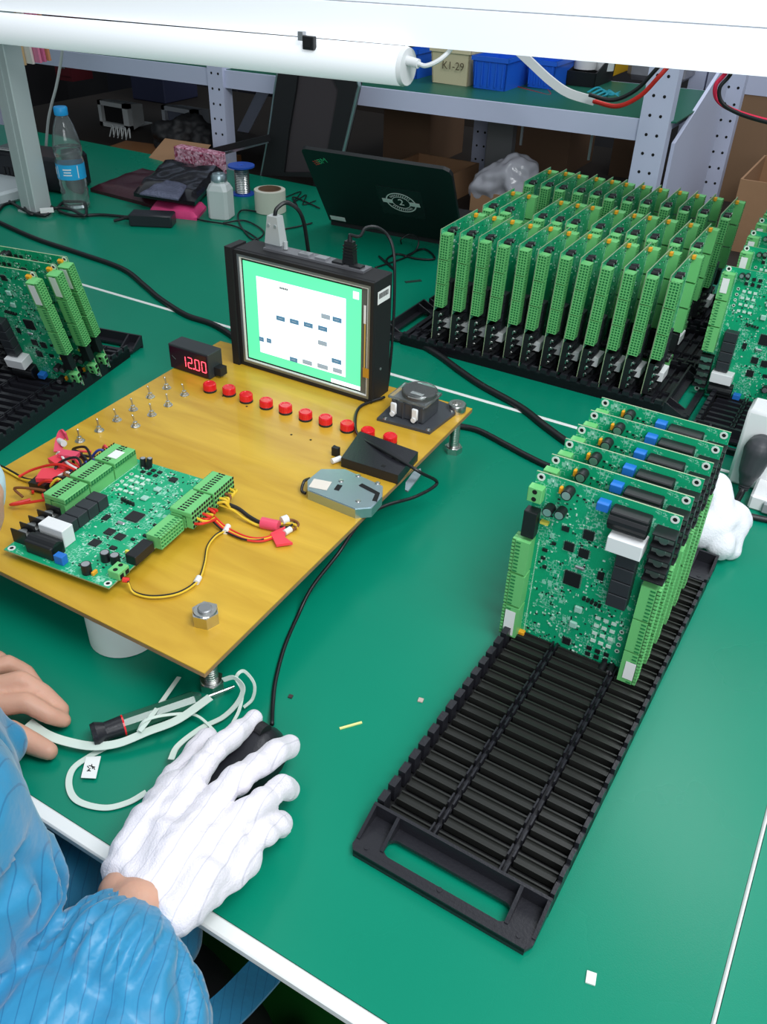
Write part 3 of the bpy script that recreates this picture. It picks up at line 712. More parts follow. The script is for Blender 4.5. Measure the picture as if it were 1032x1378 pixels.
for (px, py) in ((518, 563), (576, 578), (608, 553), (550, 533)):
    p = U(px, py, BZ+.004); obj('plate_screw', MB().lathe([(.0035, 0), (.003, .0015), (0, .002)], (p.x, p.y, BZ+.004), 14), M_steel, pm, w=True, smooth=True)

rd = thing('card_reader', 'flat black plastic box with three small holes lying on the plywood', 'box', (-.449, .782, BZ))
ra = [U(459, 628, BZ), U(535, 652, BZ), U(562, 620, BZ), U(484, 592, BZ)]
mb = MB().hexa([(p.x, p.y, BZ) for p in ra]+[(p.x*.998-.449*.002, p.y*.998+.782*.002, BZ+.013) for p in ra]); obj('case', mb, M_black, rd, w=True)
for (px, py) in ((506, 603), (530, 617), (516, 627)):
    p = U(px, py, BZ+.013); obj('screw_hole', MB().box(p.x-.0025, p.x+.0025, p.y-.002, p.y+.002, BZ+.013, BZ+.0133), M_dark, rd, w=True)
p = U(452, 603, BZ+.01); obj('connector', MB().box(p.x-.004, p.x+.005, p.y-.004, p.y+.002, BZ, BZ+.012), M_blackm, rd, w=True)
p = U(453, 617, BZ+.006); obj('plug_end', MB().cyl((p.x-.003, p.y-.006, BZ+.004), (p.x+.002, p.y+.006, BZ+.004), .0035, n=10), M_white, rd, w=True)

lk = thing('solenoid_lock', 'flat zinc-plated metal lock with slotted latch on the plywood edge', 'lock', (-.44, .705, BZ))
la = [(412, 650), (463, 634), (508, 650), (515, 656), (515, 668), (500, 684), (478, 690), (415, 668)]
la = [(414, 666), (478, 692), (500, 690), (514, 674), (515, 660), (464, 637), (432, 637), (414, 652)]
poly = [(U(px, py, BZ+.006).x, U(px, py, BZ+.006).y) for px, py in la]
obj('case', MB().prism(poly, BZ, BZ+.012), M_zinc, lk, w=True)
obj('top_plate', MB().prism([((x+.4405)*.97-.4405, (y-.7)*.97+.7) for x, y in poly], BZ+.012, BZ+.0128), M_zinc, lk, w=True)
p0, p1 = U(485, 652, BZ+.013), U(508, 664, BZ+.013)
obj('latch_slot', MB().tube([p0, (p0+p1)/2, p1, U(504, 674, BZ+.013)], .002, flat=(.0028, .0004)), M_dark, lk, w=True)
p = U(455, 656, BZ+.013); obj('slot', MB().obox((p.x, p.y, BZ+.0131), .006, .011, .0006, .2), M_dark, lk, w=True)
for px, py in ((482, 640), (508, 650), (459, 647), (482, 674)):
    p = U(px, py, BZ+.013); obj('rivet', MB().lathe([(.0032, 0), (.0025, .001), (0, .0012)], (p.x, p.y, BZ+.0128), 14), M_steel, lk, w=True, smooth=True)
p = U(431, 652, BZ+.013); obj('paper_sticker', MB().obox((p.x, p.y, BZ+.0131), .022, .018, .0004, .25), mat('sticker_cream', (.75, .68, .6), .6), lk, w=True)
p = U(408, 657, BZ+.004); obj('lead_loop', MB().tube(spline([U(416, 644, BZ+.006), U(409, 648, BZ+.012), U(406, 660, BZ+.004), U(411, 664, BZ+.003)]), .0018), M_rub, lk, w=True, smooth=True)
p = U(552, 640, BZ-.004)
single('latch_tab', 'thin zinc metal tab sticking out over the board edge beside the black box', 'bracket', MB().prism([(U(x_, y_, BZ+.004).x, U(x_, y_, BZ+.004).y) for x_, y_ in ((545, 658), (549, 660), (567, 637), (566, 629), (556, 634), (546, 648))], BZ+.001, BZ+.003), M_zinc)

# ------------------------------------------------------------------ plugs and wires on the lying board
def lxy(x, y, z=0): return LO+Vector((-LC*x+LS*y, -LS*x-LC*y, z))      # layout metres -> world
def plug(x0, x1, y0, y1, side, label):
    t = thing('terminal_plug', label, 'plug', lxy((x0+x1)/2, (y0+y1)/2, .0), LA, group='green plugs on the lying board')
    hx, hy = (x1-x0)/2, (y1-y0)/2
    obj('plug_body', MB().box(-hx, hx, -hy, hy, .0172, .0235, b=.0008).box(*((-hx, -hx+.008) if side > 0 else (hx-.008, hx)), -hy+.0005, hy-.0005, .003, .0171), M_pgreen, t)
    mb = MB()
    for k in range(9):
        y = -hy+2*hy*(k+.5)/9
        mb.box(*((-.004, .001) if side > 0 else (-.001, .004)), y-.0012, y+.0007, .0235, .0238); mb.box(*((.002, .0045) if side > 0 else (-.0045, -.002)), y-.0014, y+.0010, .0235, .0237)
        for j in range(4): mb.box(*((-hx-.0004, -hx) if side > 0 else (hx, hx+.0004)), y-.0013, y+.0013, .004+j*.0058, .007+j*.0058)
    obj('wire_mouths', mb, M_dark, t)
    mb = MB()
    for k in range(9):
        y = -hy+2*hy*(k+.5)/9
        for j in range(2): mb.box(*((hx, hx+.0004) if side > 0 else (-hx-.0004, -hx)), y-.0014, y+.0014, .0175+j*.003, .0198+j*.003)
    obj('inner_holes', mb, M_pdark, t)
    return t
plug(.116, .146, .092, .129, 1, 'green plug with wires on the lying board, left side, nearest')
plug(.116, .146, .051, .088, 1, 'green plug with wires on the lying board, left side, middle one')
t = plug(.116, .146, .010, .047, 1, 'green plug with white sticker on the lying board, left side, furthest')
obj('paper_sticker', MB().box(-.003, .010, -.010, .006, .0239, .0242), M_label, t)
plug(-.018, .010, .049, .088, -1, 'green plug with yellow and red wires on the lying board, right side, nearer')
plug(-.018, .010, .007, .046, -1, 'green plug with yellow wires on the lying board, right side, further')
M_y = mat('wire_yellow', (.75, .50, .03), .45); M_r = mat('wire_red', (.70, .03, .02), .45); M_k = mat('wire_black', (.012, .012, .012), .45); M_b = mat('wire_blue', (.03, .06, .35), .45); M_w = mat('wire_white', (.8, .8, .78), .45); M_br = mat('wire_brown', (.20, .07, .02), .5)
M_pk = mat('tape_pink_red', (.85, .06, .09), .4)
def wires(name, label, cat, strands, extra=()):
    allp = [q_ for s in strands for q_ in s[0]]
    c = sum((Vector(q_) for q_ in allp), Vector())/len(allp); c.z = min(q_[2] for q_ in allp)
    t = thing(name, label, cat, c)
    for (pts, r, m) in strands: obj('wire', MB().tube(spline(pts, 6), r, 7), m, t, w=True, smooth=True)
    for (nm, mb, m) in extra: obj(nm, mb, m, t, w=True, smooth=True)
    return t
B = lambda px, py, h=.003: tuple(U(px, py, BZ+h))
def off(pts, dx, dy, dz=0): return [(p[0]+dx, p[1]+dy, p[2]+dz) for p in pts]
loop = [B(172, 782, .012), B(180, 796), B(205, 802), B(240, 797), B(266, 780), B(275, 757), B(279, 735), B(290, 720), B(304, 712)]
wires('wire_loop', 'black and yellow wire pair looping from the lying board over the plywood', 'wire', [(loop, .0011, M_k), (off(loop, .0018, -.0016), .0011, M_y)],
      [('tie', MB().cyl(B(264, 784), B(268, 777), .0032, n=10), M_w), ('tie', MB().cyl(B(303, 716), B(307, 708), .0034, n=10), M_w), ('ferrule', MB().cyl(B(165, 780, .012), B(174, 781, .011), .0028, n=8), M_r)])
w1 = [B(276, 688, .012), B(290, 700, .008), B(304, 712), B(330, 724), B(352, 726), B(372, 720)]
w2 = [B(300, 676, .014), B(320, 684, .010), B(335, 695, .005), B(352, 704), B(366, 706)]
M_hs = mat('heat_shrink_pink', (.80, .08, .15), .35)
w1x = [([tuple(lxy(-.017, .053+.0052*k, .008+.004*(k % 2))), tuple(lxy(-.026, .054+.0045*k, .009)), tuple(Vector(B(278+2*k, 690+1.5*k, .010)))], .0016, (M_r, M_r, M_y)[k % 3]) for k in range(7)]+[([tuple(lxy(-.017, .010+.0052*k, .008+.004*(k % 2))), tuple(lxy(-.025, .014+.0040*k, .010)), tuple(Vector(B(300+1.5*k, 677+k, .012)))], .0016, (M_y, M_y, M_y, M_br)[k % 4]) for k in range(7)]
wires('wire_harness', 'yellow, red and black wires ending in pink-red tape flags on the plywood', 'wire',
      w1x+[(w1, .0012, M_y), (off(w1, .002, -.002), .0012, M_r), (off(w1, -.002, -.003), .0012, M_k), (off(w1, .000, .002, .001), .0011, M_r), (w2, .0024, M_k), (off(w2, -.002, -.006), .0012, M_y), (off(w2, -.004, -.005), .0012, M_y),
       ([B(372, 722), B(388, 716), B(399, 710), B(401, 704), B(394, 700), B(384, 700)], .0015, M_br), ([B(370, 706), B(386, 704), B(397, 706), B(400, 711)], .0014, M_y), ([B(372, 708), B(388, 709), B(396, 703)], .0012, M_k)],
      [('tape_sleeve', MB().cyl(B(352, 703, .006), B(375, 708, .006), .0065, n=10), M_hs), ('tape_flag', MB().prism([(U(x_, y_, BZ).x, U(x_, y_, BZ).y) for x_, y_ in ((364, 722), (384, 713), (384, 728), (394, 735), (372, 738))], BZ+.002, BZ+.005), M_pk),
       ('tie', MB().cyl(B(379, 701, .005), B(387, 698, .005), .005, n=10), M_w), ('tie', MB().cyl(B(383, 717, .004), B(391, 712, .004), .0035, n=10), M_w)])
# tangle on the left of the lying board
st = []; rng = random.Random(11)
for k in range(26):
    y = .008+.115*rng.random(); a = lxy(.147, y, .006+.008*rng.random()); tx = -.012-rng.random()*.055
    tgt = Vector((a.x+tx, a.y+rng.uniform(-.02, .03), BZ+.004+.018*rng.random())); mid = (a+tgt)/2+Vector((0, rng.uniform(-.012, .012), .012*rng.random()))
    end = tgt+Vector((rng.uniform(-.01, .02), rng.uniform(-.03, .03), -.001)); end.z = BZ+.003+.006*rng.random()
    st.append(([tuple(a), tuple(mid), tuple(tgt), tuple(end)], .0016, rng.choice((M_r, M_r, M_pk, M_y, M_k, M_b, M_w, M_br, M_orange, M_k))))
wires('wire_bundle', 'tangle of red, blue, orange and white wires behind the lying board', 'wire', st,
      [('tape_flag', MB().obox(U(69, 640, BZ+.016), .028, .022, .006, .5), M_pk), ('tape_flag', MB().obox(U(80, 622, BZ+.018), .026, .014, .006, -.2), M_pk), ('tape_flag', MB().tube(spline([B(78, 608, .016), B(80, 595, .022), B(84, 583, .03), B(90, 588, .03)]), .002, flat=(.005, .001)), M_hs),
       ('tie', MB().cyl(B(80, 593, .022), B(86, 597, .024), .004, n=10), M_w), ('connector', MB().obox(U(56, 652, BZ+.008), .022, .016, .011, .2), M_k), ('tape_flag', MB().obox(U(93, 612, BZ+.024), .022, .012, .005, .3), M_hs)])
w3 = [B(48, 648, .008), B(30, 645), B(15, 637), B(2, 630), B(-25, 618)]
wires('wire_pair', 'yellow and black wire pair running off over the left side of the plywood', 'wire', [(w3, .0013, M_y), (off(w3, .001, .003), .0012, M_k)])
# ------------------------------------------------------------------ cables on the benches
def cable(label, pts, r=.0035, m=None, name='cable', extra=None, k=8):
    o = single(name, label, 'cable', MB().tube(spline(pts, k), r, 10), m or M_rub, smooth='all'); return o
G = lambda px, py, z=.004: tuple(U(px, py, z))
cable('thick black cable running over the rear bench from the left to the test screen', [G(-60, 272), G(0, 300), G(50, 322), G(110, 342), G(165, 362), G(195, 385), G(215, 402), G(250, 424), G(285, 436), G(312, 452), G(330, 470)], .0055)
cable('thick black cable from under the test screen across to the near rack of boards', [G(500, 440), G(530, 448), G(555, 458), G(590, 478), G(620, 500), G(650, 520), G(700, 548), G(735, 575), G(770, 600), G(800, 615)], .006)
cable('black cable coming out from under the board corner towards the near rack', [G(560, 570), G(600, 572), G(640, 578), G(680, 598), G(710, 614), G(740, 628), G(780, 640)], .0045)
cable('thin black mouse cable running over the board edge to the screen', [(-.524, .925, BZ+.004), tuple(U(484, 548, BZ+.003)), tuple(U(478, 575, BZ+.004)), tuple(U(487, 590, BZ+.010)), tuple(U(510, 603, BZ+.0155)), tuple(U(540, 620, BZ+.0155)), tuple(U(566, 636, BZ+.008)), tuple(U(588, 650, .045)),
       tuple(U(560, 668, .050)), tuple(U(520, 680, .055)), tuple(U(492, 695, .058)), tuple(U(475, 715, .055)), tuple(U(455, 745, .045)), tuple(U(420, 790, .02)), G(400, 830, .0025), G(383, 870, .0025), G(371, 915, .0025), G(367, 950, .003), G(366, 975, .008)], .0021)
cable('black cable of the angled plug running back to the near rack', [tuple(V(1001, 655, 1.056)), tuple(V(996, 666, 1.045)), G(990, 676, .010), G(985, 680, .006), G(965, 690), G(945, 690), G(915, 690)], .0042)
cable('black cable running along the bench to the right edge of the picture', [G(935, 680), G(965, 687), G(1000, 693), G(1040, 701), G(1080, 708)], .0042)
cable('thin dark cables looping on the rear bench beside the tape roll', [G(300, 300, .003), G(330, 297, .003), G(355, 312, .003), G(340, 322, .003), G(322, 300, .003), G(325, 283, .003), G(360, 285, .003), G(385, 270, .003), G(400, 278, .003), G(395, 265, .003), G(430, 280, .003)], .0018)
cable('thin dark cable winding from the tape roll to the test screen', [G(235, 285, .003), G(270, 296, .003), G(315, 304, .003), G(345, 320, .003), G(352, 332, .003), G(372, 312, .003), G(400, 305, .003), G(420, 300, .003)], .0018)
cable('thin dark cable loop on the bench between test screen and laptop', [G(510, 345, .003), G(530, 362, .003), G(520, 350, .003), G(535, 342, .003), G(560, 348, .003), G(585, 348, .003), G(570, 335, .003), G(545, 345, .003)], .0022)
cable('thin dark cable standing in a loop beside the laptop corner', [G(540, 328, .006), G(540, 322, .02), G(552, 315, .03), G(563, 322, .03), G(560, 336, .012), G(548, 345, .003), G(530, 352, .003), G(505, 360, .003)], .0018)
cable('tangle of thin wire on the bench between tape roll and laptop', [G(385, 265, .003), G(405, 258, .003), G(395, 272, .003), G(412, 262, .003), G(408, 275, .003), G(425, 270, .003)], .0014)
# coiled adapter lead on the left
ring1 = [G(-20, 262, .006), G(10, 270, .006), G(35, 284, .006), G(60, 290, .006), G(75, 280, .012), G(95, 282, .012), G(115, 290, .01), G(112, 272, .014), G(90, 270, .014), G(78, 282, .008), G(100, 290, .005), G(135, 289, .005), G(172, 292, .006)]
cable('black adapter lead coiled and tied in front of the water bottle', ring1, .0035)
cable('second turn of black lead looped beside the white post', [G(60, 285, .004), G(40, 288, .006), G(33, 275, .012), G(40, 262, .014), G(60, 272, .01), G(72, 280, .009)], .0032)
p = U(63, 283, .014)
single('cable_tag', 'small white cable tag on the coiled black lead', 'tag', MB().obox((p.x, p.y, .014), .030, .014, .008, .9), mat('tag_white', (.75, .76, .74), .4))
cable('black lead at the far left edge in front of the white post', [G(-40, 300, .004), G(-10, 290, .004), G(5, 276, .004), G(20, 272, .004)], .0035)

# ------------------------------------------------------------------ white power strip and black plug at the right edge
ps = thing('power_strip', 'white upright power strip at the right picture edge', 'power strip', (-.045, 1.07, 0), 0)
PX0, PX1, PY0, PY1, PZ1 = -.077, .020, 1.085, 1.130, .112
mb = MB().box(PX0, PX1, PY0, PY1, 0, PZ1, b=.004); obj('housing', mb, M_white, ps, w=True, smooth=True)
obj('socket_slot', MB().obox((-.028, PY0-.0002, .090), .012, .001, .004, tilt=Matrix.Rotation(.4, 3, 'Y')), M_dark, ps, w=True)
obj('socket_slot', MB().obox((-.010, PY0-.0002, .090), .012, .001, .004, tilt=Matrix.Rotation(-.4, 3, 'Y')), M_dark, ps, w=True)
obj('cord_block', MB().box(-.040, .010, PY0-.050, PY0-.001, 0, .022, b=.003), M_white, ps, w=True)
obj('switch', MB().box(-.022, .005, PY0-.056, PY0-.050, .004, .018, b=.001), mat('switch_grey', (.3, .33, .34), .4), ps, w=True)
pg = thing('power_plug', 'black angled power plug in the white power strip', 'plug', (-.040, 1.03, .03))
M_plug = mat('plug_charcoal', (.045, .048, .055), .45)
k1, k2, k3 = V(1021, 607, 1.066), V(1010, 632, 1.060), V(1001, 655, 1.056)
me = blob_mesh([[(tuple(k1), .019), (tuple(k2), .015), (tuple(k2.lerp(k3, .6)), .010)], [((k1.x, 1.076, k1.z), .018), (tuple(k1), .018)]], .0016, 4)
me.transform(Matrix.Translation((.040, -1.03, -.03))); link('plug_body', me, M_plug, pg)
mb = MB()
for k in range(6): mb.cyl(tuple(k2.lerp(k3, .5+k*.12)), tuple(k2.lerp(k3, .56+k*.12)), .0090-.0005*k, n=14)
obj('strain_ribs', mb, M_plug, pg, w=True)

# crumpled white glove behind the near rack
def crump(amp, sc, seed):
    def f(v): return amp*noise.noise(v*sc+Vector((seed, 0, 0)))+amp*.5*noise.noise(v*sc*2.3+Vector((0, seed, 0)))
    return f
me = blob_mesh([[((-.078, .905, .030), .022), ((-.062, .925, .040), .026), ((-.050, .950, .030), .024), ((-.048, .905, .022), .018)], [((-.062, .93, .05), .018), ((-.075, .955, .07), .014)], [((-.045, .93, .03), .02), ((-.035, .915, .012), .012)]], .0022, 9, disp=crump(.005, 26, 3))
o = link('crumpled_glove', me, mat('glove_cloth_plain', (.80, .80, .86), .85, bump=.2, bscale=500)); recenter(o); tag(o, 'crumpled white cloth glove lying behind the near rack of boards', 'glove')
# paper tape roll under the plywood
rp = U(160, 868, 0)
single('paper_roll', 'white paper tape roll standing under the front edge of the plywood', 'tape roll', MB().lathe([(.030, 0), (.036, .001), (.036, .045), (.030, .046), (.022, .046), (.022, 0)], (-.548, .437, 0), 40, closed=True), M_label, smooth=True)

# ------------------------------------------------------------------ mouse, screwdriver, ribbon cables
ms = thing('computer_mouse', 'black computer mouse under the white-gloved hand', 'mouse', (-.337, .360, 0), math.radians(-6))
mb = MB(); nu, nv = 18, 10
prof = []
for j in range(nv+1):
    t = j/nv; z = .037*math.sin(t*PI/2); k = math.cos(t*PI/2)**.55 if j < nv else 0
    for i in range(nu*2):
        a = PI*i/nu; mb.v.append((.028*math.cos(a)*k*(1+.08*math.sin(a)), .053*math.sin(a)*k-.004*t, z*.9+.0005))
for j in range(nv):
    for i in range(nu*2):
        i2 = (i+1) % (nu*2); mb.f.append((j*nu*2+i, j*nu*2+i2, (j+1)*nu*2+i2, (j+1)*nu*2+i)); mb.mi.append(0)
obj('shell', mb, M_black, ms, smooth='all'); obj('scroll_wheel', MB().cyl((-.004, .030, .029), (.004, .030, .029), .008, n=18), M_blackm, ms)
sd = thing('screwdriver', 'screwdriver with black and clear green handle and red ring lying on the mat', 'screwdriver', tuple(U(190, 970, .001)))
a = Vector(U(124, 990, .011)); b = Vector(U(271, 941, .010)); ax = (b-a).normalized(); L_ = (b-a).length
M_sdg = mat('handle_green_clear', (.03, .16, .10), .2, trans=.35, coat=.3)
obj('end_cap', MB().cyl(a, a+ax*.004, .0105, .0115, n=20).cyl(a+ax*.004, a+ax*.012, .0115, .0085, n=20).cyl(a+ax*.012, a+ax*L_*.27, .0085, .0095, n=20), M_black, sd, w=True, smooth=True)
obj('red_ring', MB().cyl(a+ax*L_*.27, a+ax*L_*.285, .0098, n=20), M_red, sd, w=True)
obj('grip', MB().cyl(a+ax*L_*.285, a+ax*L_*.93, .0098, .0105, n=10).cyl(a+ax*L_*.93, a+ax*L_, .0105, .007, n=10), M_sdg, sd, w=True)
obj('shaft', MB().cyl(a+ax*L_, Vector(U(315, 924, .009)), .0016, n=10), M_steel, sd, w=True)
M_rib = mat('ribbon_white', (.66, .76, .68), .5)
def ribbon(label, pts, hw, up=(0, 0, 1)):
    return single('ribbon_cable', label, 'cable', MB().tube(spline(pts, 10), 0, flat=(hw, .0003), up=up), M_rib)
ribbon('wide pale ribbon strip running from the bare hand past the screwdriver', [G(38, 972, .014), G(62, 988, .010), G(90, 998, .009), G(125, 1004, .009), G(160, 1000, .010), G(200, 984, .013), G(240, 968, .016), G(283, 938, .020)], .0045)
ribbon('pale ribbon strip looping left round the white tag towards the glove', [G(150, 1002, .003), G(120, 1018, .002), G(98, 1035, .002), G(93, 1058, .002), G(105, 1078, .002), G(140, 1087, .002), G(172, 1080, .002), G(197, 1066, .003)], .0028)
ribbon('pale ribbon strip arching from the glove to the board corner', [G(230, 1022, .012), G(240, 1003, .008), G(270, 980, .006), G(300, 965, .006), G(320, 945, .012), G(327, 925, .022), G(315, 912, .03), G(300, 915, .026)], .0028)
ribbon('pale ribbon strip curled beside the board corner', [G(312, 975, .004), G(322, 955, .008), G(326, 930, .016), G(318, 912, .024), G(328, 903, .03), G(342, 920, .024), G(340, 940, .012), G(328, 952, .006)], .0016)
ribbon('short pale ribbon strip crossing over the screwdriver handle', [G(188, 984, .016), G(205, 962, .021), G(222, 938, .016), G(241, 911, .010)], .0022)
ribbon('thin pale strip lying over the screwdriver towards the glove', [G(185, 985, .012), G(195, 970, .021), G(225, 962, .0205), G(262, 962, .010), G(285, 980, .006), G(292, 990, .005)], .0014)
tg = thing('sticker_tag', 'small white sticker tag on the loop of ribbon strip', 'tag', tuple(U(122, 1032, 0)))
tp = [U(109, 1047, .003), U(129, 1048, .003), U(136, 1018, .003), U(116, 1019, .003)]
obj('paper', MB().prism([(p.x, p.y) for p in tp], .003, .0036), M_label, tg, w=True)
p = U(122, 1034, .0036); mb = MB(); rng = random.Random(5)
for k in range(9): mb.obox((p.x+rng.uniform(-.003, .003), p.y+rng.uniform(-.003, .003), .0038), .003, .0007, .0003, rng.uniform(0, 3))
obj('ink_mark', mb, M_dark, tg, w=True)

# ------------------------------------------------------------------ things on the rear bench
# laptop
lp = thing('laptop', 'open black laptop seen from behind with a round white stamp sticker on its lid', 'laptop', (-.965, 1.75, 0))
BL, BR, TLc, TRc = Vector((-1.135, 1.712, .012)), Vector((-.800, 1.742, .012)), Vector((-1.106, 1.560, .203)), Vector((-.768, 1.590, .203))
nrm = (BR-BL).cross(TLc-BL).normalized()
def lidpt(u, v, d=0): return BL+(BR-BL)*u+(TLc-BL)*v-nrm*d if False else (BL*(1-u)+BR*u)*(1-v)+(TLc*(1-u)+TRc*u)*v+nrm*d
rc = .05
out = [(0, 0), (1, 0), (1, .93), (.985, .975), (.95, 1), (.03, 1), (.008, .985), (0, .96)]
mb = MB(); n = len(out); vs = [lidpt(u, v, 0) for u, v in out]+[lidpt(u, v, -.008) for u, v in out]
mb.add(vs, [tuple(range(n)), tuple(range(2*n-1, n-1, -1))]+[((i+1) % n, i, n+i, n+(i+1) % n) for i in range(n)])
obj('lid', mb, mat('laptop_shell', (.010, .012, .014), .42, bump=.02, bscale=800), lp, w=True)
mb = MB(); ex = (BR-BL).normalized(); 
def quad(u0, u1, v0, v1, d, m, nm, label=None):
    a = [lidpt(u0, v0, d), lidpt(u1, v0, d), lidpt(u1, v1, d), lidpt(u0, v1, d)]; b_ = [lidpt(u0, v0, .0), lidpt(u1, v0, .0), lidpt(u1, v1, .0), lidpt(u0, v1, .0)]
    return obj(nm, MB().hexa(b_+a), m, lp, w=True, label=label)
quad(.02, .135, .025, .085, .0004, M_label, 'white_sticker')
quad(.46, .77, .28, .66, .0003, mat('sticker_black', (.018, .02, .022), .25), 'stamp_sticker')
Mst = basis(lidpt(1, .5)-lidpt(0, .5), TLc-BL, lidpt(.615, .47, .0006)-lp.location)
def ringm(r0, r1, sx=1.15, n=40):
    mb = MB(); 
    pts_o = [(sx*r1*math.cos(2*PI*i/n), r1*math.sin(2*PI*i/n)) for i in range(n)]; pts_i = [(sx*r0*math.cos(2*PI*i/n), r0*math.sin(2*PI*i/n)) for i in range(n)]
    mb.frame(pts_o, pts_i, 0, .0003); mb.v = [tuple(Mst @ Vector(v)) for v in mb.v]; return mb
M_ink = mat('stamp_white', (.75, .77, .75), .5)
obj('stamp_ring', ringm(.0285, .031), M_ink, lp); obj('stamp_ring', ringm(.0175, .0190), M_ink, lp)
mb = MB()
for s in (-1, 1):
    mb.box(*sorted((s*.021, s*.044)), -.006, .006, 0, .0004)
mb.v = [tuple(Mst @ Vector(v)) for v in mb.v]; obj('stamp_banner', mb, M_ink, lp)
mb = MB()
for k in range(11):
    for s, base in ((1, 90), (-1, 270)):
        a = math.radians(base+(k-5)*10.5); mb.obox((1.15*.0235*math.cos(a), .0235*math.sin(a), .0002), .0018, .0050, .0003, a-PI/2)
mb.v = [tuple(Mst @ Vector(v)) for v in mb.v]; obj('stamp_lettering', mb, M_ink, lp)
text('stamp_number', '2', .028, M_ink, lp, Mst)
Mlg = basis((lidpt(1, .9)-lidpt(0, .9)).normalized()*1+ (TLc-BL).normalized()*.45, (TLc-BL)-(lidpt(1, .9)-lidpt(0, .9)).normalized()*.1, lidpt(.12, .87, .0004)-lp.location)
text('lid_logo', 'IBM', .020, mat('logo_green', (.05, .45, .2), .4, emit=.0), lp, Mlg)
Mlg2 = Mlg.copy(); Mlg2.translation = Mlg.translation+(TLc-BL).normalized()*.002-ex*.006
mb = MB()
for k in range(3): mb.box(-.022, -.008, -.006+k*.005, -.004+k*.005, .0003, .0006)
mb.v = [tuple(Mlg @ Vector(v)) for v in mb.v]; obj('logo_stripes', mb, mat('logo_red', (.6, .05, .04), .4), lp)
a0, a1 = Vector((-1.135, 1.718, 0)), Vector((-.800, 1.748, 0)); dd = Vector((-.02, .23, 0))
obj('keyboard_base', MB().hexa([a0, a1, a1+dd, a0+dd]+[v+Vector((0, 0, .016)) for v in (a0, a1, a1+dd, a0+dd)]), M_blackm, lp, w=True)
obj('screen_panel', MB().hexa([lidpt(.04, .08, -.009), lidpt(.96, .08, -.009), lidpt(.96, .92, -.009), lidpt(.04, .92, -.009), lidpt(.04, .08, -.008), lidpt(.96, .08, -.008), lidpt(.96, .92, -.008), lidpt(.04, .92, -.008)]), M_dark, lp, w=True)

# water bottle
bt = thing('water_bottle', 'clear plastic water bottle with blue cap and label on the rear bench', 'bottle', (-1.708, 1.468, 0))
pf = [(.020, 0), (.029, .002), (.032, .010), (.0305, .018), (.0325, .026), (.0305, .034), (.0325, .042), (.0305, .050), (.0325, .058), (.0310, .066), (.0325, .072), (.0325, .108), (.0325, .112), (.0300, .119), (.0325, .126), (.0325, .140), (.0295, .160), (.0235, .185), (.0165, .202), (.0125, .209), (.0125, .218)]
M_pet = mat('pet_clear', (.93, .96, .97), .05, trans=.95, ior=1.33, spec=.6)
obj('bottle_wall', MB().lathe([(r, z) for r, z in pf]+[(r-.0008, max(z, .0012)) for r, z in pf[::-1]], n=40, closed=True), M_pet, bt, smooth='all')
obj('water', MB().lathe([(r-.001, max(z, .0015)) for r, z in pf[:16]]+[(0, .140)], n=40), mat('water', (.93, .97, .98), .0, trans=1, ior=1.33), bt, smooth='all')
obj('cap', MB().lathe([(.0150, .209), (.0155, .211), (.0155, .2245), (.014, .2265), (0, .2265)], n=32), mat('cap_blue', (.02, .36, .78), .4), bt, smooth=True, label='bright blue screw cap')
mb = MB(); n = 40
obj('label_sleeve', MB().lathe([(.0328, .072), (.0331, .072), (.0331, .106), (.0328, .106)], n=40, closed=True), mat('label_blue', (.02, .38, .72), .4), bt, smooth=True, label='blue printed label')
mb = MB()
for (a0_, z0, z1, w_) in ((-1.0, .094, .097, .5), (-1.0, .088, .0905, .42), (-1.0, .082, .0845, .5), (-2.1, .082, .098, .16), (-.25, .076, .104, .05), (-1.75, .076, .103, .02)):
    for k in range(6):
        a = a0_+w_*(k/5-.5); mb.obox((.0333*math.cos(a), .0333*math.sin(a), (z0+z1)/2), .0004, w_*.0062, z1-z0, a)
obj('label_print', mb, M_white, bt)
# black case behind bottle
bb = thing('black_case', 'black device case with a white label behind the water bottle', 'box', (-1.93, 1.56, 0), math.radians(12))
obj('case', MB().box(-.11, .115, -.055, .055, 0, .085, b=.008), mat('case_black', (.012, .013, .018), .4), bb, smooth=True)
obj('lid_panel', MB().box(-.10, -.02, -.045, .045, .085, .090, b=.002), mat('case_grey', (.10, .12, .12), .4), bb, smooth=True)
mb = MB().box(-.095, -.030, -.050, -.036, .090, .0905); obj('white_label', mb, M_label, bb); obj('label_window', MB().box(-.080, -.045, -.047, -.039, .0905, .0908), M_ic, bb)
for k in range(5): obj('vent_rib', MB().box(-.07+k*.012, -.063+k*.012, -.057, -.055, .02, .05), M_ic, bb)
# white post of the bench light
PXc, PYc = -1.765, 1.395
pt = thing('light_post', 'pale aluminium post on the left carrying the lamp over the benches', 'post', (PXc, PYc, 0))
mb = MB().box(-.026, .026, -.024, .024, 0.004, .62, b=.002)
for x in (-.010, .010): pass
obj('profile', mb, M_alu, pt); mb = MB().box(-.0285, -.026, -.018, -.006, .004, .62); mb.box(-.006, .006, -.0255, -.024, .004, .62); obj('groove_lip', mb, M_alu, pt)
obj('foot_plate', MB().box(-.032, .032, -.030, .030, 0, .004), M_alu, pt)
# adapter
ad = thing('power_adapter', 'black power adapter brick on the rear bench near the dark bags', 'adapter', (-1.470, 1.475, 0), math.radians(28))
obj('brick', MB().box(-.050, .050, -.022, .022, 0, .028, b=.003), mat('adapter_black', (.02, .022, .028), .3), ad, smooth=True); obj('lead', MB().tube(spline([(-.05, 0, .014), (-.065, 0, .012), (-.09, -.004, .006)]), .0035), M_rub, ad, smooth=True)
obj('strain_relief', MB().cyl((-.049, 0, .014), (-.066, 0, .013), .006, .004, n=12), M_rub, ad)
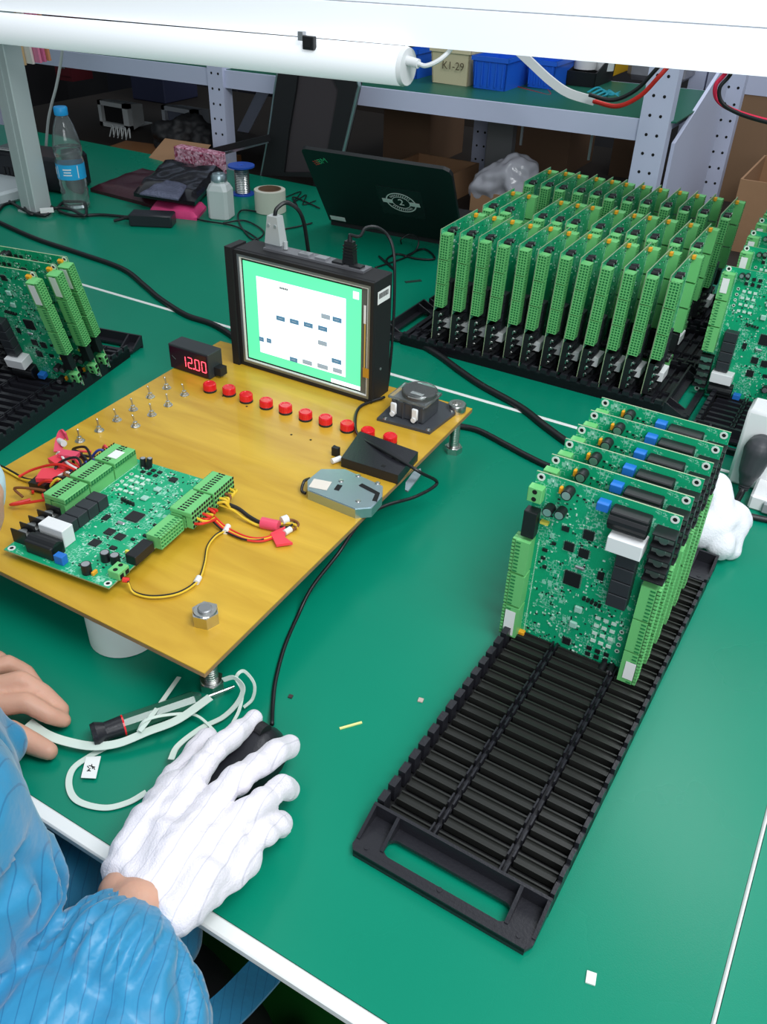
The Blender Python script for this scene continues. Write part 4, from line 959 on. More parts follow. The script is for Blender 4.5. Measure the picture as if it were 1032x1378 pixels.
# black bags/packages with pink edge
M_bag = mat('bag_black_film', (.015, .014, .018), .22, bump=.25, bscale=25, coat=.3)
def sheet(name, label, cat, pts, th, m, z0, wav=.003, extra=None, seed=1):
    N = 14; a, b_, c, d = [Vector(p) for p in pts]; mb = MB(); vs = []
    for lay in (0, 1):
        for j in range(N+1):
            for i in range(N+1):
                u, v = i/N, j/N; p = (a*(1-u)+b_*u)*(1-v)+(d*(1-u)+c*u)*v
                w_ = wav*(1+noise.noise(Vector((p.x*22, p.y*22, seed)))) if lay else 0
                e = min(u, 1-u, v, 1-v)*8; vs.append((p.x, p.y, z0+(th+w_)*min(1, .35+e) if lay else z0))
    K = N+1; fs = []
    for j in range(N):
        for i in range(N):
            q_ = j*K+i; fs += [(q_+K, q_+K+1, q_+1, q_), (K*K+q_, K*K+q_+1, K*K+q_+K+1, K*K+q_+K)]
    for i in range(N):
        fs += [(i, i+1, K*K+i+1, K*K+i), (N*K+i+1, N*K+i, K*K+N*K+i, K*K+N*K+i+1), ((i+1)*K, i*K, K*K+i*K, K*K+(i+1)*K), (i*K+N, (i+1)*K+N, K*K+(i+1)*K+N, K*K+i*K+N)]
    mb.add(vs, fs)
    o = single(name, label, cat, mb, m, smooth=True); return o
sheet('pouch', 'pink and orange pouch under the black film bag beside the adapter', 'pouch', [U(200, 290), U(265, 297), U(278, 282), U(215, 270)], .016, mat('pouch_pink', (.75, .06, .22), .45, var=.3, vscale=30), 0, .004, seed=4)
sheet('plastic_bag', 'black film bag with red lining lying under the others on the rear bench', 'bag', [U(122, 258, .0), U(235, 288, .0), U(300, 250, .0), U(190, 235, .0)], .018, mat('bag_dark_red', (.05, .012, .02), .3, bump=.2, bscale=25), .0, .005, seed=9)
sheet('plastic_bag', 'glossy black film bag with a small oval print, topmost of the pile', 'bag', [U(180, 262, .03), U(262, 275, .03), U(300, 232, .03), U(220, 222, .03)], .018, M_bag, .026, .008, seed=2)
p = U(266, 231, .052); single('bag_print', 'small pale oval print on the black film bag', 'label', MB().lathe([(.014, 0), (.016, 0), (.016, .0006), (.014, .0006)], (p.x, p.y, .050), 24, closed=True), M_screw)
sheet('bubble_wrap', 'piece of clear bubble wrap lying on the black film bag', 'wrap', [U(188, 262, .05), U(240, 270, .05), U(252, 252, .05), U(225, 244, .05)], .003, mat('bubble_grey', (.12, .13, .20), .15, bump=.5, bscale=160), .050, .006, seed=6)
# pink glitter box and black bar behind
gb = U(268, 222, 0)
gl = mat('pink_glitter', (.75, .10, .28), .35, bump=.6, bscale=160); nt = gl.node_tree
vo = nt.nodes.new('ShaderNodeTexVoronoi'); vo.inputs['Scale'].default_value = 160; tc = nt.nodes.new('ShaderNodeTexCoord'); nt.links.new(tc.outputs['Object'], vo.inputs[0])
cr = nt.nodes.new('ShaderNodeValToRGB'); cr.color_ramp.elements[0].color = (.35, .02, .08, 1); cr.color_ramp.elements[1].color = (.95, .55, .7, 1); sc = nt.nodes.new('ShaderNodeSeparateColor'); nt.links.new(vo.outputs['Color'], sc.inputs[0]); nt.links.new(sc.outputs[0], cr.inputs[0]); nt.links.new(cr.outputs[0], nt.nodes['Principled BSDF'].inputs['Base Color'])
a = V(234, 202, 1.80); b = V(310, 215, 1.80); c = V(305, 226, 1.80)
a, b = U(236, 226, 0), U(307, 234, 0)
single('glitter_case', 'pink glittery case behind the dark bags', 'case', MB().box(a.x, b.x, a.y, a.y+.035, 0.0, .058, b=.002), gl)
single('sheet_metal_bar', 'long black and silver bar lying across behind the pink case', 'bar', MB().tube([tuple(V(275, 206, 1.95)), tuple(V(360, 186, 1.95))], .010, flat=(.012, .008)).tube([tuple(V(285, 211, 1.95)), tuple(V(360, 191, 1.95))], .01, flat=(.004, .003), m=1), [M_blackm, M_zinc])
# dispenser bottle
wb = thing('dispenser_bottle', 'milky white solvent bottle with a metal screw cap', 'bottle', (-1.378, 1.612, 0), .3)
mb = MB(); hw = .0255
def rr(w_, c, z): return [(w_-c, -w_, z), (w_, -w_+c, z), (w_, w_-c, z), (w_-c, w_, z), (-w_+c, w_, z), (-w_, w_-c, z), (-w_, -w_+c, z), (-w_+c, -w_, z)]
rs = [rr(hw-.003, .006, 0), rr(hw, .007, .003), rr(hw, .007, .066), rr(.021, .009, .078), rr(.0165, .007, .082), rr(.0165, .007, .086)]
mb.add([v for r_ in rs for v in r_], [tuple(range(7, -1, -1)), tuple(range(40, 48))]+[(k*8+i, k*8+(i+1) % 8, k*8+8+(i+1) % 8, k*8+8+i) for k in range(5) for i in range(8)])
obj('flask', mb, mat('milky_plastic', (.78, .82, .82), .35, trans=.15), wb); obj('screw_cap', MB().lathe([(.0175, .084), (.0185, .085), (.0185, .096), (.015, .101), (.006, .102), (.005, .104), (0, .104)], n=28), M_zinc, wb, smooth=True, label='metal screw cap')
# solder spool
sp_ = thing('solder_spool', 'solder wire spool with blue flanges standing on end behind the tape roll', 'spool', (-1.462, 1.80, 0))
M_sblue = mat('spool_blue', (.02, .09, .50), .35)
obj('lower_flange', MB().lathe([(.004, 0), (.030, 0), (.030, .003), (.004, .003)], n=32, closed=True), M_sblue, sp_); obj('upper_flange', MB().lathe([(.004, .068), (.034, .068), (.034, .072), (.008, .072), (.004, .070)], n=32, closed=True), M_sblue, sp_)
mb = MB().lathe([(.018, .003), (.018, .068)], n=28)
for k in range(15): mb.lathe([(.018, .004+k*.0043), (.0195, .006+k*.0043), (.018, .008+k*.0043)], n=24)
obj('solder_winding', mb, M_steel, sp_, smooth=True)
tpx = thing('tape_roll', 'wide off-white tape roll standing beside the solder spool', 'tape roll', (-1.315, 1.722, 0))
M_tape = mat('tape_cream', (.74, .72, .62), .35)
obj('tape_layers', MB().lathe([(.028, 0), (.038, .001), (.038, .052), (.028, .053)], n=44, closed=True), M_tape, tpx, smooth=True)
obj('core', MB().lathe([(.0255, .001), (.0278, .001), (.0278, .054), (.0255, .054)], n=44, closed=True), M_cardd, tpx, smooth=True)

# ------------------------------------------------------------------ lamps over the benches
def tiltx(v, z0, k=.020): return (v[0], v[1], v[2]+(v[0]+.8)*k)
tb = thing('tube_lamp', 'long white cylindrical lamp hanging under the big lamp, with a black rocker switch', 'lamp', (-1.3, 1.33, .41))
c0 = Vector((-2.6, 1.33, .375)); c1 = Vector((-.737, 1.33, .417))
obj('tube_body', MB().cyl(c0, c1, .0285, n=40), M_lamp, tb, w=True, smooth=True)
mb = MB(); obj('end_cap', MB().cyl(c1, c1+Vector((.007, 0, 0)), .0292, .0270, n=40), M_white, tb, w=True, smooth=True)
sw = V(416, 57, 1.303)
obj('rocker_switch', MB().box(sw.x-.012, sw.x+.010, 1.3000, 1.310, sw.z-.011, sw.z+.009, b=.001), M_ic, tb, w=True); obj('rocker', MB().box(sw.x-.007, sw.x+.005, 1.2985, 1.301, sw.z-.007, sw.z+.005), M_blackm, tb, w=True)
obj('clip', MB().box(sw.x-.022, sw.x-.012, 1.302, 1.312, sw.z+.001, sw.z+.014), M_screw, tb, w=True)
obj('cable_gland', MB().cyl(c1+Vector((.006, -.004, .010)), c1+Vector((.028, -.006, .007)), .007, n=14), M_white, tb, w=True, smooth=True)
e = c1+Vector((.028, -.006, .007)); obj('lead', MB().tube(spline([e, e+Vector((.015, 0, -.001)), e+Vector((.035, .01, .010)), e+Vector((.045, .03, .03)), e+Vector((.045, .04, .07))]), .0035), M_white, tb, w=True, smooth=True)
bl = thing('overhead_lamp', 'big white lamp housing spanning the whole top of the picture', 'lamp', (-.9, 1.37, .45))
def slab(x0, x1, y0, y1, z0, z1): return MB().hexa([tiltx(v, 0) for v in ((x0, y0, z0), (x1, y0, z0), (x1, y1, z0), (x0, y1, z0), (x0, y0, z1), (x1, y0, z1), (x1, y1, z1), (x0, y1, z1))])
obj('lower_shell', slab(-2.7, .5, 1.335, 1.43, .4445, .498), M_lamp, bl, w=True)
obj('shadow_gap', slab(-2.7, .5, 1.345, 1.42, .4975, .501), mat('gap_grey', (.4, .42, .45), .6), bl, w=True)
obj('upper_shell', slab(-2.7, .5, 1.335, 1.43, .5005, .62), M_lamp, bl, w=True)

# ------------------------------------------------------------------ shelving behind
def tz(x): return (x+1.2)*.015
sh = thing('shelving_unit', 'lilac-white steel shelving behind the benches with a green shelf mat', 'shelving', (-1.4, 2.3, -.75))
def sbox(x0, x1, y0, y1, z0, z1, m, nm):
    P = [(x0, y0, z0), (x1, y0, z0), (x1, y1, z0), (x0, y1, z0), (x0, y0, z1), (x1, y0, z1), (x1, y1, z1), (x0, y1, z1)]
    return obj(nm, MB().hexa([(v[0], v[1], v[2]+tz(v[0])) for v in P]), m, sh, w=True)
sbox(-2.7, -.505, 2.09, 2.12, .193, .238, M_shelf, 'front_beam')
sbox(-2.7, -.505, 2.56, 2.58, .190, .238, M_shelf, 'rear_beam')
sbox(-2.7, -.50, 2.121, 2.559, .205, .2355, M_shelf, 'shelf_panel')
sbox(-2.7, -.47, 2.10, 2.57, .236, .239, mat('shelf_mat_green', (.01, .12, .075), .4), 'shelf_mat')
def post(cx, cy, w_, z0, z1, face=-1, nm='post'):
    f = obj(nm, MB().box(cx-w_/2, cx+w_/2, cy-.003, cy, z0, z1).box(cx+w_/2-.003, cx+w_/2, cy, cy+.035, z0, z1).box(cx-w_/2, cx-w_/2+.003, cy, cy+.02, z0, z1), M_shelf, sh, w=True)
    mb = MB(); z = max(z0+.03, -.1)
    while z < z1: 
        for s in (-.012, .012): mb.cyl((cx+s, cy-.0034, z), (cx+s, cy-.0029, z), .0035, n=10)
        z += .040
    obj('slot_holes', mb, M_dark, f, w=True, kind='stuff'); return f
post(-.515, 2.085, .066, -.75, .75)
post(-1.765, 2.085, .055, -.75, .26)
post(-1.16, 2.60, .055, -.75, .60)
post(-.455, 2.60, .05, -.75, .9)
post(-2.75, 2.085, .055, -.75, .75)
obj('diagonal_brace', MB().tube([tuple(V(360, 112, 2.60)), tuple(V(298, 235, 2.60))], .01, flat=(.020, .003), up=(0, 1, 0)), M_shelf, sh, w=True)
obj('end_panel', MB().hexa([(-.478, 2.13, -.3), (-.470, 2.13, -.3), (-.462, 2.55, -.3), (-.470, 2.55, -.3), (-.478, 2.13, .2), (-.470, 2.13, .2), (-.462, 2.55, .36), (-.470, 2.55, .36)]), M_shelf, sh, w=True)
# lower surface that carries the boxes behind the bench
lw = sh
obj('lower_deck', MB().box(-3.0, .9, 2.01, 3.2, -.09, -.06), mat('deck_dark', (.022, .016, .013), .7, var=.3, vscale=4), lw, w=True)
for x in (-2.9, -1.6, -.3, .8):
    for y in (2.05, 3.12): obj('leg', MB().box(x, x+.04, y, y+.04, -.75, -.09), M_blackm, lw, w=True)
DZ = -.06
def bin_(label, px0, px1, pyb, depth, h, m, name='storage_bin', yaw=0, ribs=True, lowf=0, par=None):
    z = .240+tz(-.9)
    a, b_ = U(px0, pyb, z), U(px1, pyb, z); w_ = abs(b_.x-a.x)/1.0; x0, y0 = min(a.x, b_.x), (a.y+b_.y)/2
    t = thing(name, label, 'bin', (x0+w_/2, y0+depth/2, .2395+tz(x0+w_/2)), yaw)
    hw, hd, tk = w_/2, depth/2, .0035; f = .92
    def wall(p, q_):   # tapered wall
        pass
    mb = MB(); mb.box(-hw*f, hw*f, -hd*f, hd*f, 0, .004)
    fh = h-lowf
    for (x0_, x1_, y0_, y1_, hh) in ((-hw, hw, -hd, -hd+tk, fh), (-hw, hw, hd-tk, hd, h)):
        mb.hexa([(x0_*f, y0_*f, 0), (x1_*f, y0_*f, 0), (x1_*f, y0_*f+tk, 0), (x0_*f, y0_*f+tk, 0), (x0_, y0_, hh), (x1_, y0_, hh), (x1_, y1_, hh), (x0_, y1_, hh)])
    for s in (-1, 1):
        x0_, x1_ = sorted((s*hw, s*(hw-tk)))
        mb.hexa([(x0_*f, -hd*f, 0), (x1_*f, -hd*f, 0), (x1_*f, hd*f, 0), (x0_*f, hd*f, 0), (x0_, -hd, fh), (x1_, -hd, fh), (x1_, hd, h), (x0_, hd, h)])
    obj('tub', mb, m, t)
    rim = MB(); rim.box(-hw-.003, hw+.003, -hd-.003, -hd+.002, fh-.010, fh); rim.box(-hw-.003, hw+.003, hd-.002, hd+.003, h-.008, h)
    if not lowf: rim.box(-hw-.003, -hw+.002, -hd, hd, h-.010, h); rim.box(hw-.002, hw+.003, -hd, hd, h-.010, h)
    obj('rim', rim, m, t) if not lowf else obj('rim', MB().box(-hw-.003, hw+.003, hd-.002, hd+.003, h-.008, h), m, t)
    if ribs:
        r_ = MB()
        for k in range(5): x = -hw*.8+k*hw*.4; r_.box(x-.0015, x+.0015, -hd-.001, -hd+.003, .008, fh-.012)
        obj('ribs', r_, m, t)
    return t
M_binb = mat('bin_blue', (.015, .13, .72), .35); M_binc = mat('bin_cream', (.72, .64, .42), .5)
bin_('blue bin partly hidden behind the lamp end, left of the cream bin', 540, 563, 103, .16, .070, M_binb)
cb = bin_('cream plastic bin with handwritten mark on the shelf', 566, 640, 112, .20, .085, M_binc, ribs=False)
text('handwriting', 'K1-29', .026, mat('pen_brown', (.12, .09, .05), .6), cb, basis((1, 0, 0), (0, 0, 1), (.012, -.1042, .045)))
bb1 = bin_('blue bin in the middle of the shelf, right of the cream bin', 624, 688, 120, .16, .075, M_binb)
bin_('blue bin on the shelf under the white cable, left of the black bin', 700, 750, 119, .14, .065, M_binb)
kb = bin_('black open-front bin holding a white roll on the shelf', 752, 806, 117, .16, .08, M_blackm, ribs=False, lowf=.045)
L = kb.location
single('tape_roll', 'small white tape roll inside the black bin on the shelf', 'tape roll', MB().lathe([(.012, 0), (.030, 0), (.030, .020), (.012, .020)], (L.x-.015, L.y-.015, L.z+.035), 24, closed=True), M_white, smooth=True)
single('tape_roll', 'white roll standing behind the other in the black bin', 'tape roll', MB().lathe([(.010, 0), (.026, 0), (.026, .05), (.010, .05)], (L.x+.025, L.y+.03, L.z+.030), 24, closed=True), M_white, smooth=True)
single('yellow_sheet', 'yellow folder lying on the shelf behind the blue bins', 'folder', MB().box(L.x-.20, L.x+.02, L.y+.10, L.y+.28, L.z+.0, L.z+.075, b=.002), mat('folder_yellow', (.80, .48, .02), .5))
single('plastic_bag', 'grey shiny plastic bag on the shelf behind the black bin', 'bag', MB().box(L.x+.06, L.x+.22, L.y+.12, L.y+.28, L.z, L.z+.06, b=.015), mat('film_grey', (.25, .25, .28), .25, bump=.5, bscale=20))
Lc = cb.location; rng = random.Random(2)
mb = MB()
for k in range(14): mb.obox((Lc.x+rng.uniform(-.05, .05), Lc.y+rng.uniform(-.08, .08), Lc.z+.078+rng.uniform(0, .015)), .05, .014, .01, rng.uniform(0, 3))
single('small_parts', 'heap of small grey parts in the cream bin', 'parts', mb, mat('parts_grey', (.35, .36, .34), .5))['kind'] = 'stuff'
# blue clip bits and cable
zs = .240
mb = MB()
for k in range(4): mb.tube(spline([tuple(U(790+k*6, 125+k*2, zs+.004)), tuple(U(805+k*4, 118+k*3, zs+.012)), tuple(U(820, 128-k*2, zs+.008)), tuple(U(835, 124+k*3, zs+.004))]), .0028, 6)
single('crocodile_leads', 'blue and green test leads lying on the shelf edge', 'leads', mb, mat('lead_teal', (.02, .35, .45), .4), smooth=True)
mb = MB().tube(spline([tuple(U(690, 115, zs+.003)), tuple(U(715, 122, zs+.003)), tuple(U(740, 128, zs+.003)), tuple(U(735, 118, zs+.003))]), .002, 6)
single('wire', 'dark red wires lying on the shelf in front of the blue bins', 'wire', mb, mat('wire_darkred', (.3, .02, .02), .4), smooth=True)
wc = [tuple(V(688, 60, 1.9)), tuple(V(712, 82, 1.9)), tuple(V(740, 108, 1.9)), tuple(V(765, 125, 1.9)), tuple(V(800, 136, 1.9))]
single('white_cable', 'flat white cable hanging down from the lamp over the shelf', 'cable', MB().tube(spline(wc), .0075, flat=(.0085, .003), up=(0, 1, 0)), M_white)
rc_ = [tuple(V(798, 136, 1.9)), tuple(V(830, 143, 1.9)), tuple(V(860, 130, 1.9)), tuple(V(885, 105, 1.9)), tuple(V(908, 78, 1.9)), tuple(V(925, 50, 1.75)), (V(925, 50, 1.75).x+.02, 1.50, .60), (V(925, 50, 1.75).x+.02, 1.425, .60)]
single('red_wire', 'red wire from the white cable rising past the shelf post', 'wire', MB().tube(spline(rc_), .0045, 8), M_r, smooth=True)
single('black_wire', 'black wire beside the red one rising past the shelf post', 'wire', MB().tube(spline(off(rc_, -.004, -.02, .014)), .004, 8), M_rub, smooth=True)
rw = [(-.335, 1.425, .60), (-.335, 1.5, .60), tuple(V(985, 60, 1.75)), tuple(V(978, 95, 1.8)), tuple(V(963, 115, 1.8)), tuple(V(966, 135, 1.8)), tuple(V(990, 150, 1.8)), tuple(V(1035, 163, 1.8)), tuple(V(1080, 170, 1.8))]
single('red_wire', 'red wire hanging in a loop at the top right', 'wire', MB().tube(spline(rw), .004, 8), mat('wire_pinkred', (.80, .02, .08), .4), smooth=True)
single('black_wire', 'black wire hanging in a loop beside the red one at the top right', 'wire', MB().tube(spline(off(rw, .012, -.02, 0)), .0035, 8), M_rub, smooth=True)

# cartons
def carton(label, px0, px1, pyb, z, h, dep, m=M_card, flaps=True, yaw=0, closed=False, inner=True):
    a, b_ = U(px0, pyb, z), U(px1, pyb, z); w_ = abs(b_.x-a.x); cx = (a.x+b_.x)/2; y0 = min(a.y, b_.y)
    t = thing('carton', label, 'box', (cx, y0+dep/2, z), yaw); hw, hd, k = w_/2, dep/2, .005
    obj('front_wall', MB().box(-hw, hw, -hd, -hd+k, 0, h), m, t); obj('back_wall', MB().box(-hw, hw, hd-k, hd, 0, h), m, t)
    obj('side_wall', MB().box(-hw, -hw+k, -hd+k, hd-k, 0, h), m, t); obj('side_wall', MB().box(hw-k, hw, -hd+k, hd-k, 0, h), m, t)
    obj('bottom', MB().box(-hw+k, hw-k, -hd+k, hd-k, 0, k), m, t)
    if closed:
        obj('top_flap', MB().box(-hw, hw, -hd, -.001, h, h+.004), m, t); obj('top_flap', MB().box(-hw, hw, .001, hd, h, h+.004), m, t)
        obj('packing_tape', MB().box(-hw, hw, -.025, .025, h+.004, h+.0045), mat('tape_brown', (.30, .20, .10), .25), t)
    elif flaps:
        l_ = min(hw, hd)*.9
        obj('flap', MB().hexa([(-hw, -hd, h-.002), (hw, -hd, h-.002), (hw, -hd+k, h), (-hw, -hd+k, h), (-hw, -hd-l_*.8, h+.02), (hw, -hd-l_*.8, h+.02), (hw, -hd-l_*.8+k, h+.024), (-hw, -hd-l_*.8+k, h+.024)]) if False else MB().hexa([(-hw, hd-k, h), (hw, hd-k, h), (hw, hd, h), (-hw, hd, h), (-hw, hd+l_*.5, h+l_*.6), (hw, hd+l_*.5, h+l_*.6), (hw, hd+l_*.5+k, h+l_*.6), (-hw, hd+l_*.5+k, h+l_*.6)]), m, t)
        for s in (-1, 1): obj('flap', MB().hexa([(s*hw-k/2, -hd, h), (s*hw+k/2, -hd, h), (s*hw+k/2, hd, h), (s*hw-k/2, hd, h), (s*(hw+l_*.7)-k/2, -hd, h+l_*.25), (s*(hw+l_*.7)+k/2, -hd, h+l_*.25), (s*(hw+l_*.7)+k/2, hd, h+l_*.25), (s*(hw+l_*.7)-k/2, hd, h+l_*.25)]), m, t)
    return t
carton('low open carton right behind the laptop', 512, 628, 262, DZ, .075, .22, flaps=False)
carton('open carton holding clear plastic bags right of the laptop', 630, 705, 300, DZ, .085, .26, flaps=False)
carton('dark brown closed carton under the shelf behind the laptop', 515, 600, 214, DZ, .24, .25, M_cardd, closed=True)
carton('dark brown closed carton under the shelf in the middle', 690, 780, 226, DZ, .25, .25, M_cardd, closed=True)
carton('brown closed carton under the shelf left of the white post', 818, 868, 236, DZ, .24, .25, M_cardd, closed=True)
carton('large tan carton at the right behind the racks', 972, 1120, 335, DZ, .17, .30, flaps=False)
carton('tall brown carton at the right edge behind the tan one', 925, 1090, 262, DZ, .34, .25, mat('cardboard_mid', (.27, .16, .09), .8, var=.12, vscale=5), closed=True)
p = V(672, 160, 2.75)
single('grey_board', 'pale grey board standing between cartons under the shelf', 'board', MB().box(V(655, 180, 2.5).x, V(690, 180, 2.5).x, 2.5, 2.53, DZ, .18, b=.002), mat('panel_grey', (.28, .29, .30), .5))
pp = V(822, 165, 2.32)
single('plastic_spike', 'small clear plastic cone standing on the carton edge', 'cone', MB().lathe([(.022, 0), (.004, .07), (0, .071)], (V(840, 214, 2.05).x-.06, 2.06, -.0601), 12), mat('pale_cyan_plastic', (.45, .62, .62), .3), smooth=True)
def bagf(v): return .016*noise.noise(v*16)+.010*noise.noise(v*38)
q0 = U(676, 262, .02)
me = blob_mesh([[((q0.x-.04, q0.y+.02, .03), .055), ((q0.x+.02, q0.y+.03, .055), .06), ((q0.x+.05, q0.y, .02), .05)], [((q0.x, q0.y+.02, .07), .035), ((q0.x+.01, q0.y+.03, .11), .014)]], .006, 3, disp=bagf)
o = link('plastic_bag', me, mat('film_clear_grey', (.52, .52, .58), .2, trans=.25, coat=.3)); recenter(o); tag(o, 'crumpled translucent plastic bag in the open carton right of the laptop', 'bag')
# far shelving at the right and clear packs
s2 = sh
pa_, pb_ = V(975, 115, 2.75), V(1100, 150, 2.75)
obj('beam', MB().box(pa_.x-.05, .9, 2.75, 2.78, .225, .300), M_shelf, s2, w=True); obj('deck', MB().box(pa_.x-.05, .9, 2.78, 3.2, .27, .299), M_shelf, s2, w=True)
obj('post', MB().box(pa_.x-.10, pa_.x-.055, 2.75, 2.79, -.75, .9), M_shelf, s2, w=True)
for i in range(4):
    me = blob_mesh([[((pa_.x+.06+i*.10, 2.86, .335), .035), ((pa_.x+.13+i*.10, 2.87, .34), .035)]], .008, 2, disp=crump(.012, 22, i))
    o = link('plastic_pack', me, mat('film_clear_green', (.35, .40, .38), .2, coat=.4)); recenter(o); tag(o, 'clear plastic pack on the top-right shelf, %s from the left' % ORD[i], 'bag', 'clear packs on the right shelf')

# ------------------------------------------------------------------ far left background
def crt(label, px0, px1, pyt, pyb, y, m):
    a, b_ = V(px0, pyt, y), V(px1, pyb, y); x0, x1, z1 = a.x, b_.x, a.z
    z0 = max(DZ+.004, b_.z)
    t = thing('old_monitor', label, 'monitor', ((x0+x1)/2, y+.08, DZ), 0)
    cx = (x0+x1)/2; hw = (x1-x0)/2
    L0 = MB(); 
    mb = MB(); tk = .014
    for b4 in ((-hw, hw, z0-DZ, z0-DZ+tk), (-hw, hw, z1-DZ-tk, z1-DZ), (-hw, -hw+tk, z0-DZ, z1-DZ), (hw-tk*1.8, hw, z0-DZ, z1-DZ)): mb.box(b4[0], b4[1], -.09, -.07, b4[2], b4[3])
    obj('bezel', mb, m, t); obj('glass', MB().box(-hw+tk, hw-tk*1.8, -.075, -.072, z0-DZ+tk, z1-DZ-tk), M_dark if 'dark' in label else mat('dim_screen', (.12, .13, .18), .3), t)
    mb = MB().hexa([(-hw, -.07, z0-DZ), (hw, -.07, z0-DZ), (hw*.8, .0, z0-DZ+.01), (-hw*.8, .0, z0-DZ+.01), (-hw, -.07, z1-DZ), (hw, -.07, z1-DZ), (hw*.8, .0, z1-DZ-.01), (-hw*.8, .0, z1-DZ-.01)]); obj('rear_shell', mb, m, t)
    obj('stand', MB().box(-hw*.5, hw*.5, -.06, .06, 0, z0-DZ), m, t)
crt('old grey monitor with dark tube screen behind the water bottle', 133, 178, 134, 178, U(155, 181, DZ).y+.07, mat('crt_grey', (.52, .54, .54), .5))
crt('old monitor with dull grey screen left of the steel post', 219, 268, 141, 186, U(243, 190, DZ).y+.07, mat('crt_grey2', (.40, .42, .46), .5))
single('carton_flap', 'tan carton piece lying in front of the old grey-screen monitor', 'box', MB().hexa([tuple(U(200, 212, DZ+.03)), tuple(U(258, 228, DZ+.03)), tuple(U(284, 195, DZ+.03)), tuple(U(222, 186, DZ+.03)), tuple(U(200, 212, DZ+.06)), tuple(U(258, 228, DZ+.06)), tuple(U(284, 195, DZ+.10)), tuple(U(222, 186, DZ+.10))]), M_card)
single('wooden_tray', 'brown wooden board lying behind the bench edge left of the carton piece', 'board', MB().obox((-2.0, 2.12, DZ+.015), .42, .14, .03, .18), mat('brown_wood', (.20, .085, .03), .5))
me = blob_mesh([[((-2.05, 2.17, .0), .05), ((-1.95, 2.2, .02), .05), ((-1.88, 2.16, .0), .04)]], .007, 1, disp=crump(.02, 26, 8))
o = link('cable_heap', me, M_blackm); recenter(o); tag(o, 'dark heap of tangled parts below the old dark-screen monitor', 'heap'); o['kind'] = 'stuff'
mb = MB()
for k in range(5):
    a = V(155+k*5, 190-k*2, 2.2); mb.tube(spline([(a.x+.02, 2.16, -.03), (a.x+.035, 2.165, .005), (a.x+.05, 2.15, -.02)]), .0022, 6)
single('clear_tubing', 'clear curled tubing on the dark heap', 'tube', mb, mat('tube_clear', (.4, .42, .42), .2), smooth=True)
# mesh chair back
cb_ = thing('chair_back', 'black mesh office chair with silver edge behind the laptop', 'chair', (-1.33, 2.05, -.75), 0)
def vp(px, py, y=1.985): v = V(px, py, y); return (v.x, v.y, v.z)
of = [vp(380, 60), vp(440, 60), vp(482, 112), vp(478, 130), vp(462, 202), vp(450, 240), vp(352, 236), vp(362, 180), vp(372, 110)]
inn = [vp(404, 70), vp(432, 72), vp(455, 120), vp(452, 140), vp(441, 200), vp(432, 232), vp(382, 232), vp(388, 180), vp(398, 120)]
n = len(of); fs = []
vs = of+inn+[(v[0], v[1]+.02, v[2]) for v in of]+[(v[0], v[1]+.02, v[2]) for v in inn]
for i in range(n):
    j = (i+1) % n; fs += [(i, j, n+j, n+i), (2*n+j, 2*n+i, 3*n+i, 3*n+j), (j, i, 2*n+i, 2*n+j), (n+i, n+j, 3*n+j, 3*n+i)]
obj('back_frame', MB().add(vs, fs), M_blackm, cb_, w=True)
n2 = len(inn); obj('mesh_panel', MB().add([(v[0], v[1]+.008, v[2]) for v in inn]+[(v[0], v[1]+.010, v[2]) for v in inn], [tuple(range(n2)), tuple(range(2*n2-1, n2-1, -1))]), mat('mesh_dark', (.05, .04, .045), .8), cb_, w=True)
obj('silver_edge', MB().tube(spline([vp(470, 85), vp(483, 112), vp(480, 130), vp(463, 202), vp(452, 240)]), .005, 8), M_zinc, cb_, w=True, smooth=True)
obj('silver_edge', MB().tube(spline([vp(380, 70), vp(371, 110), vp(361, 180), vp(351, 236)]), .0025, 8), M_zinc, cb_, w=True, smooth=True)
obj('seat', MB().box(-1.55, -1.15, 2.02, 2.45, -.30, -.24, b=.01), M_blackm, cb_, w=True) if False else None
obj('pedestal', MB().cyl((-1.36, 1.993, -.75), (-1.36, 1.993, .02), .012, n=12), M_blackm, cb_, w=True)
# hanging files, cord, far things
for i, (px0, px1, c, nm) in enumerate(((14, 27, (.62, .42, .22), 'orange'), (24, 38, (.75, .72, .66), 'cream'), (34, 48, (.70, .22, .35), 'pink'), (44, 54, (.62, .14, .28), 'deep pink'), (52, 60, (.6, .25, .12), 'rust'))):
    a, b_ = V(px0, 50, 1.9+i*.01), V(px1, 87-i*1.5, 1.9+i*.01)
    single('hanging_file', '%s paper file hanging at the top left corner' % nm, 'file', MB().hexa([(a.x+.015, a.y, b_.z), (b_.x+.02, a.y, b_.z), (b_.x+.02, a.y+.008, b_.z), (a.x+.015, a.y+.008, b_.z), (a.x, a.y, .55), (b_.x, a.y, .55), (b_.x, a.y+.008, .55), (a.x, a.y+.008, .55)]), mat('file%d' % i, c, .6))
single('grey_bracket', 'rounded grey-green plastic sleeve hanging beside the white post', 'sleeve', MB().tube([tuple(V(6, 40, 1.75)), tuple(V(10, 75, 1.75)), tuple(V(15, 108, 1.75))], .01, flat=(.016, .006), up=(0, 1, 0)), mat('sleeve_grey', (.28, .33, .30), .3))
wcd = [tuple(V(84, 50, 1.62)), tuple(V(83, 75, 1.62)), tuple(V(76, 115, 1.62)), tuple(V(69, 142, 1.62)), tuple(V(64, 170, 1.62)), tuple(V(60, 230, 1.62))]
cable('pale cord hanging down behind the water bottle', wcd, .0035, mat('cord_pale', (.6, .62, .62), .4))
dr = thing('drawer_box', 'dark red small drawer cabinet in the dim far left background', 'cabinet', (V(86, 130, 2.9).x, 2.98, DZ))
obj('carcass', MB().box(-.05, .05, -.06, .06, 0, .34), mat('dim_red', (.10, .012, .018), .5), dr)
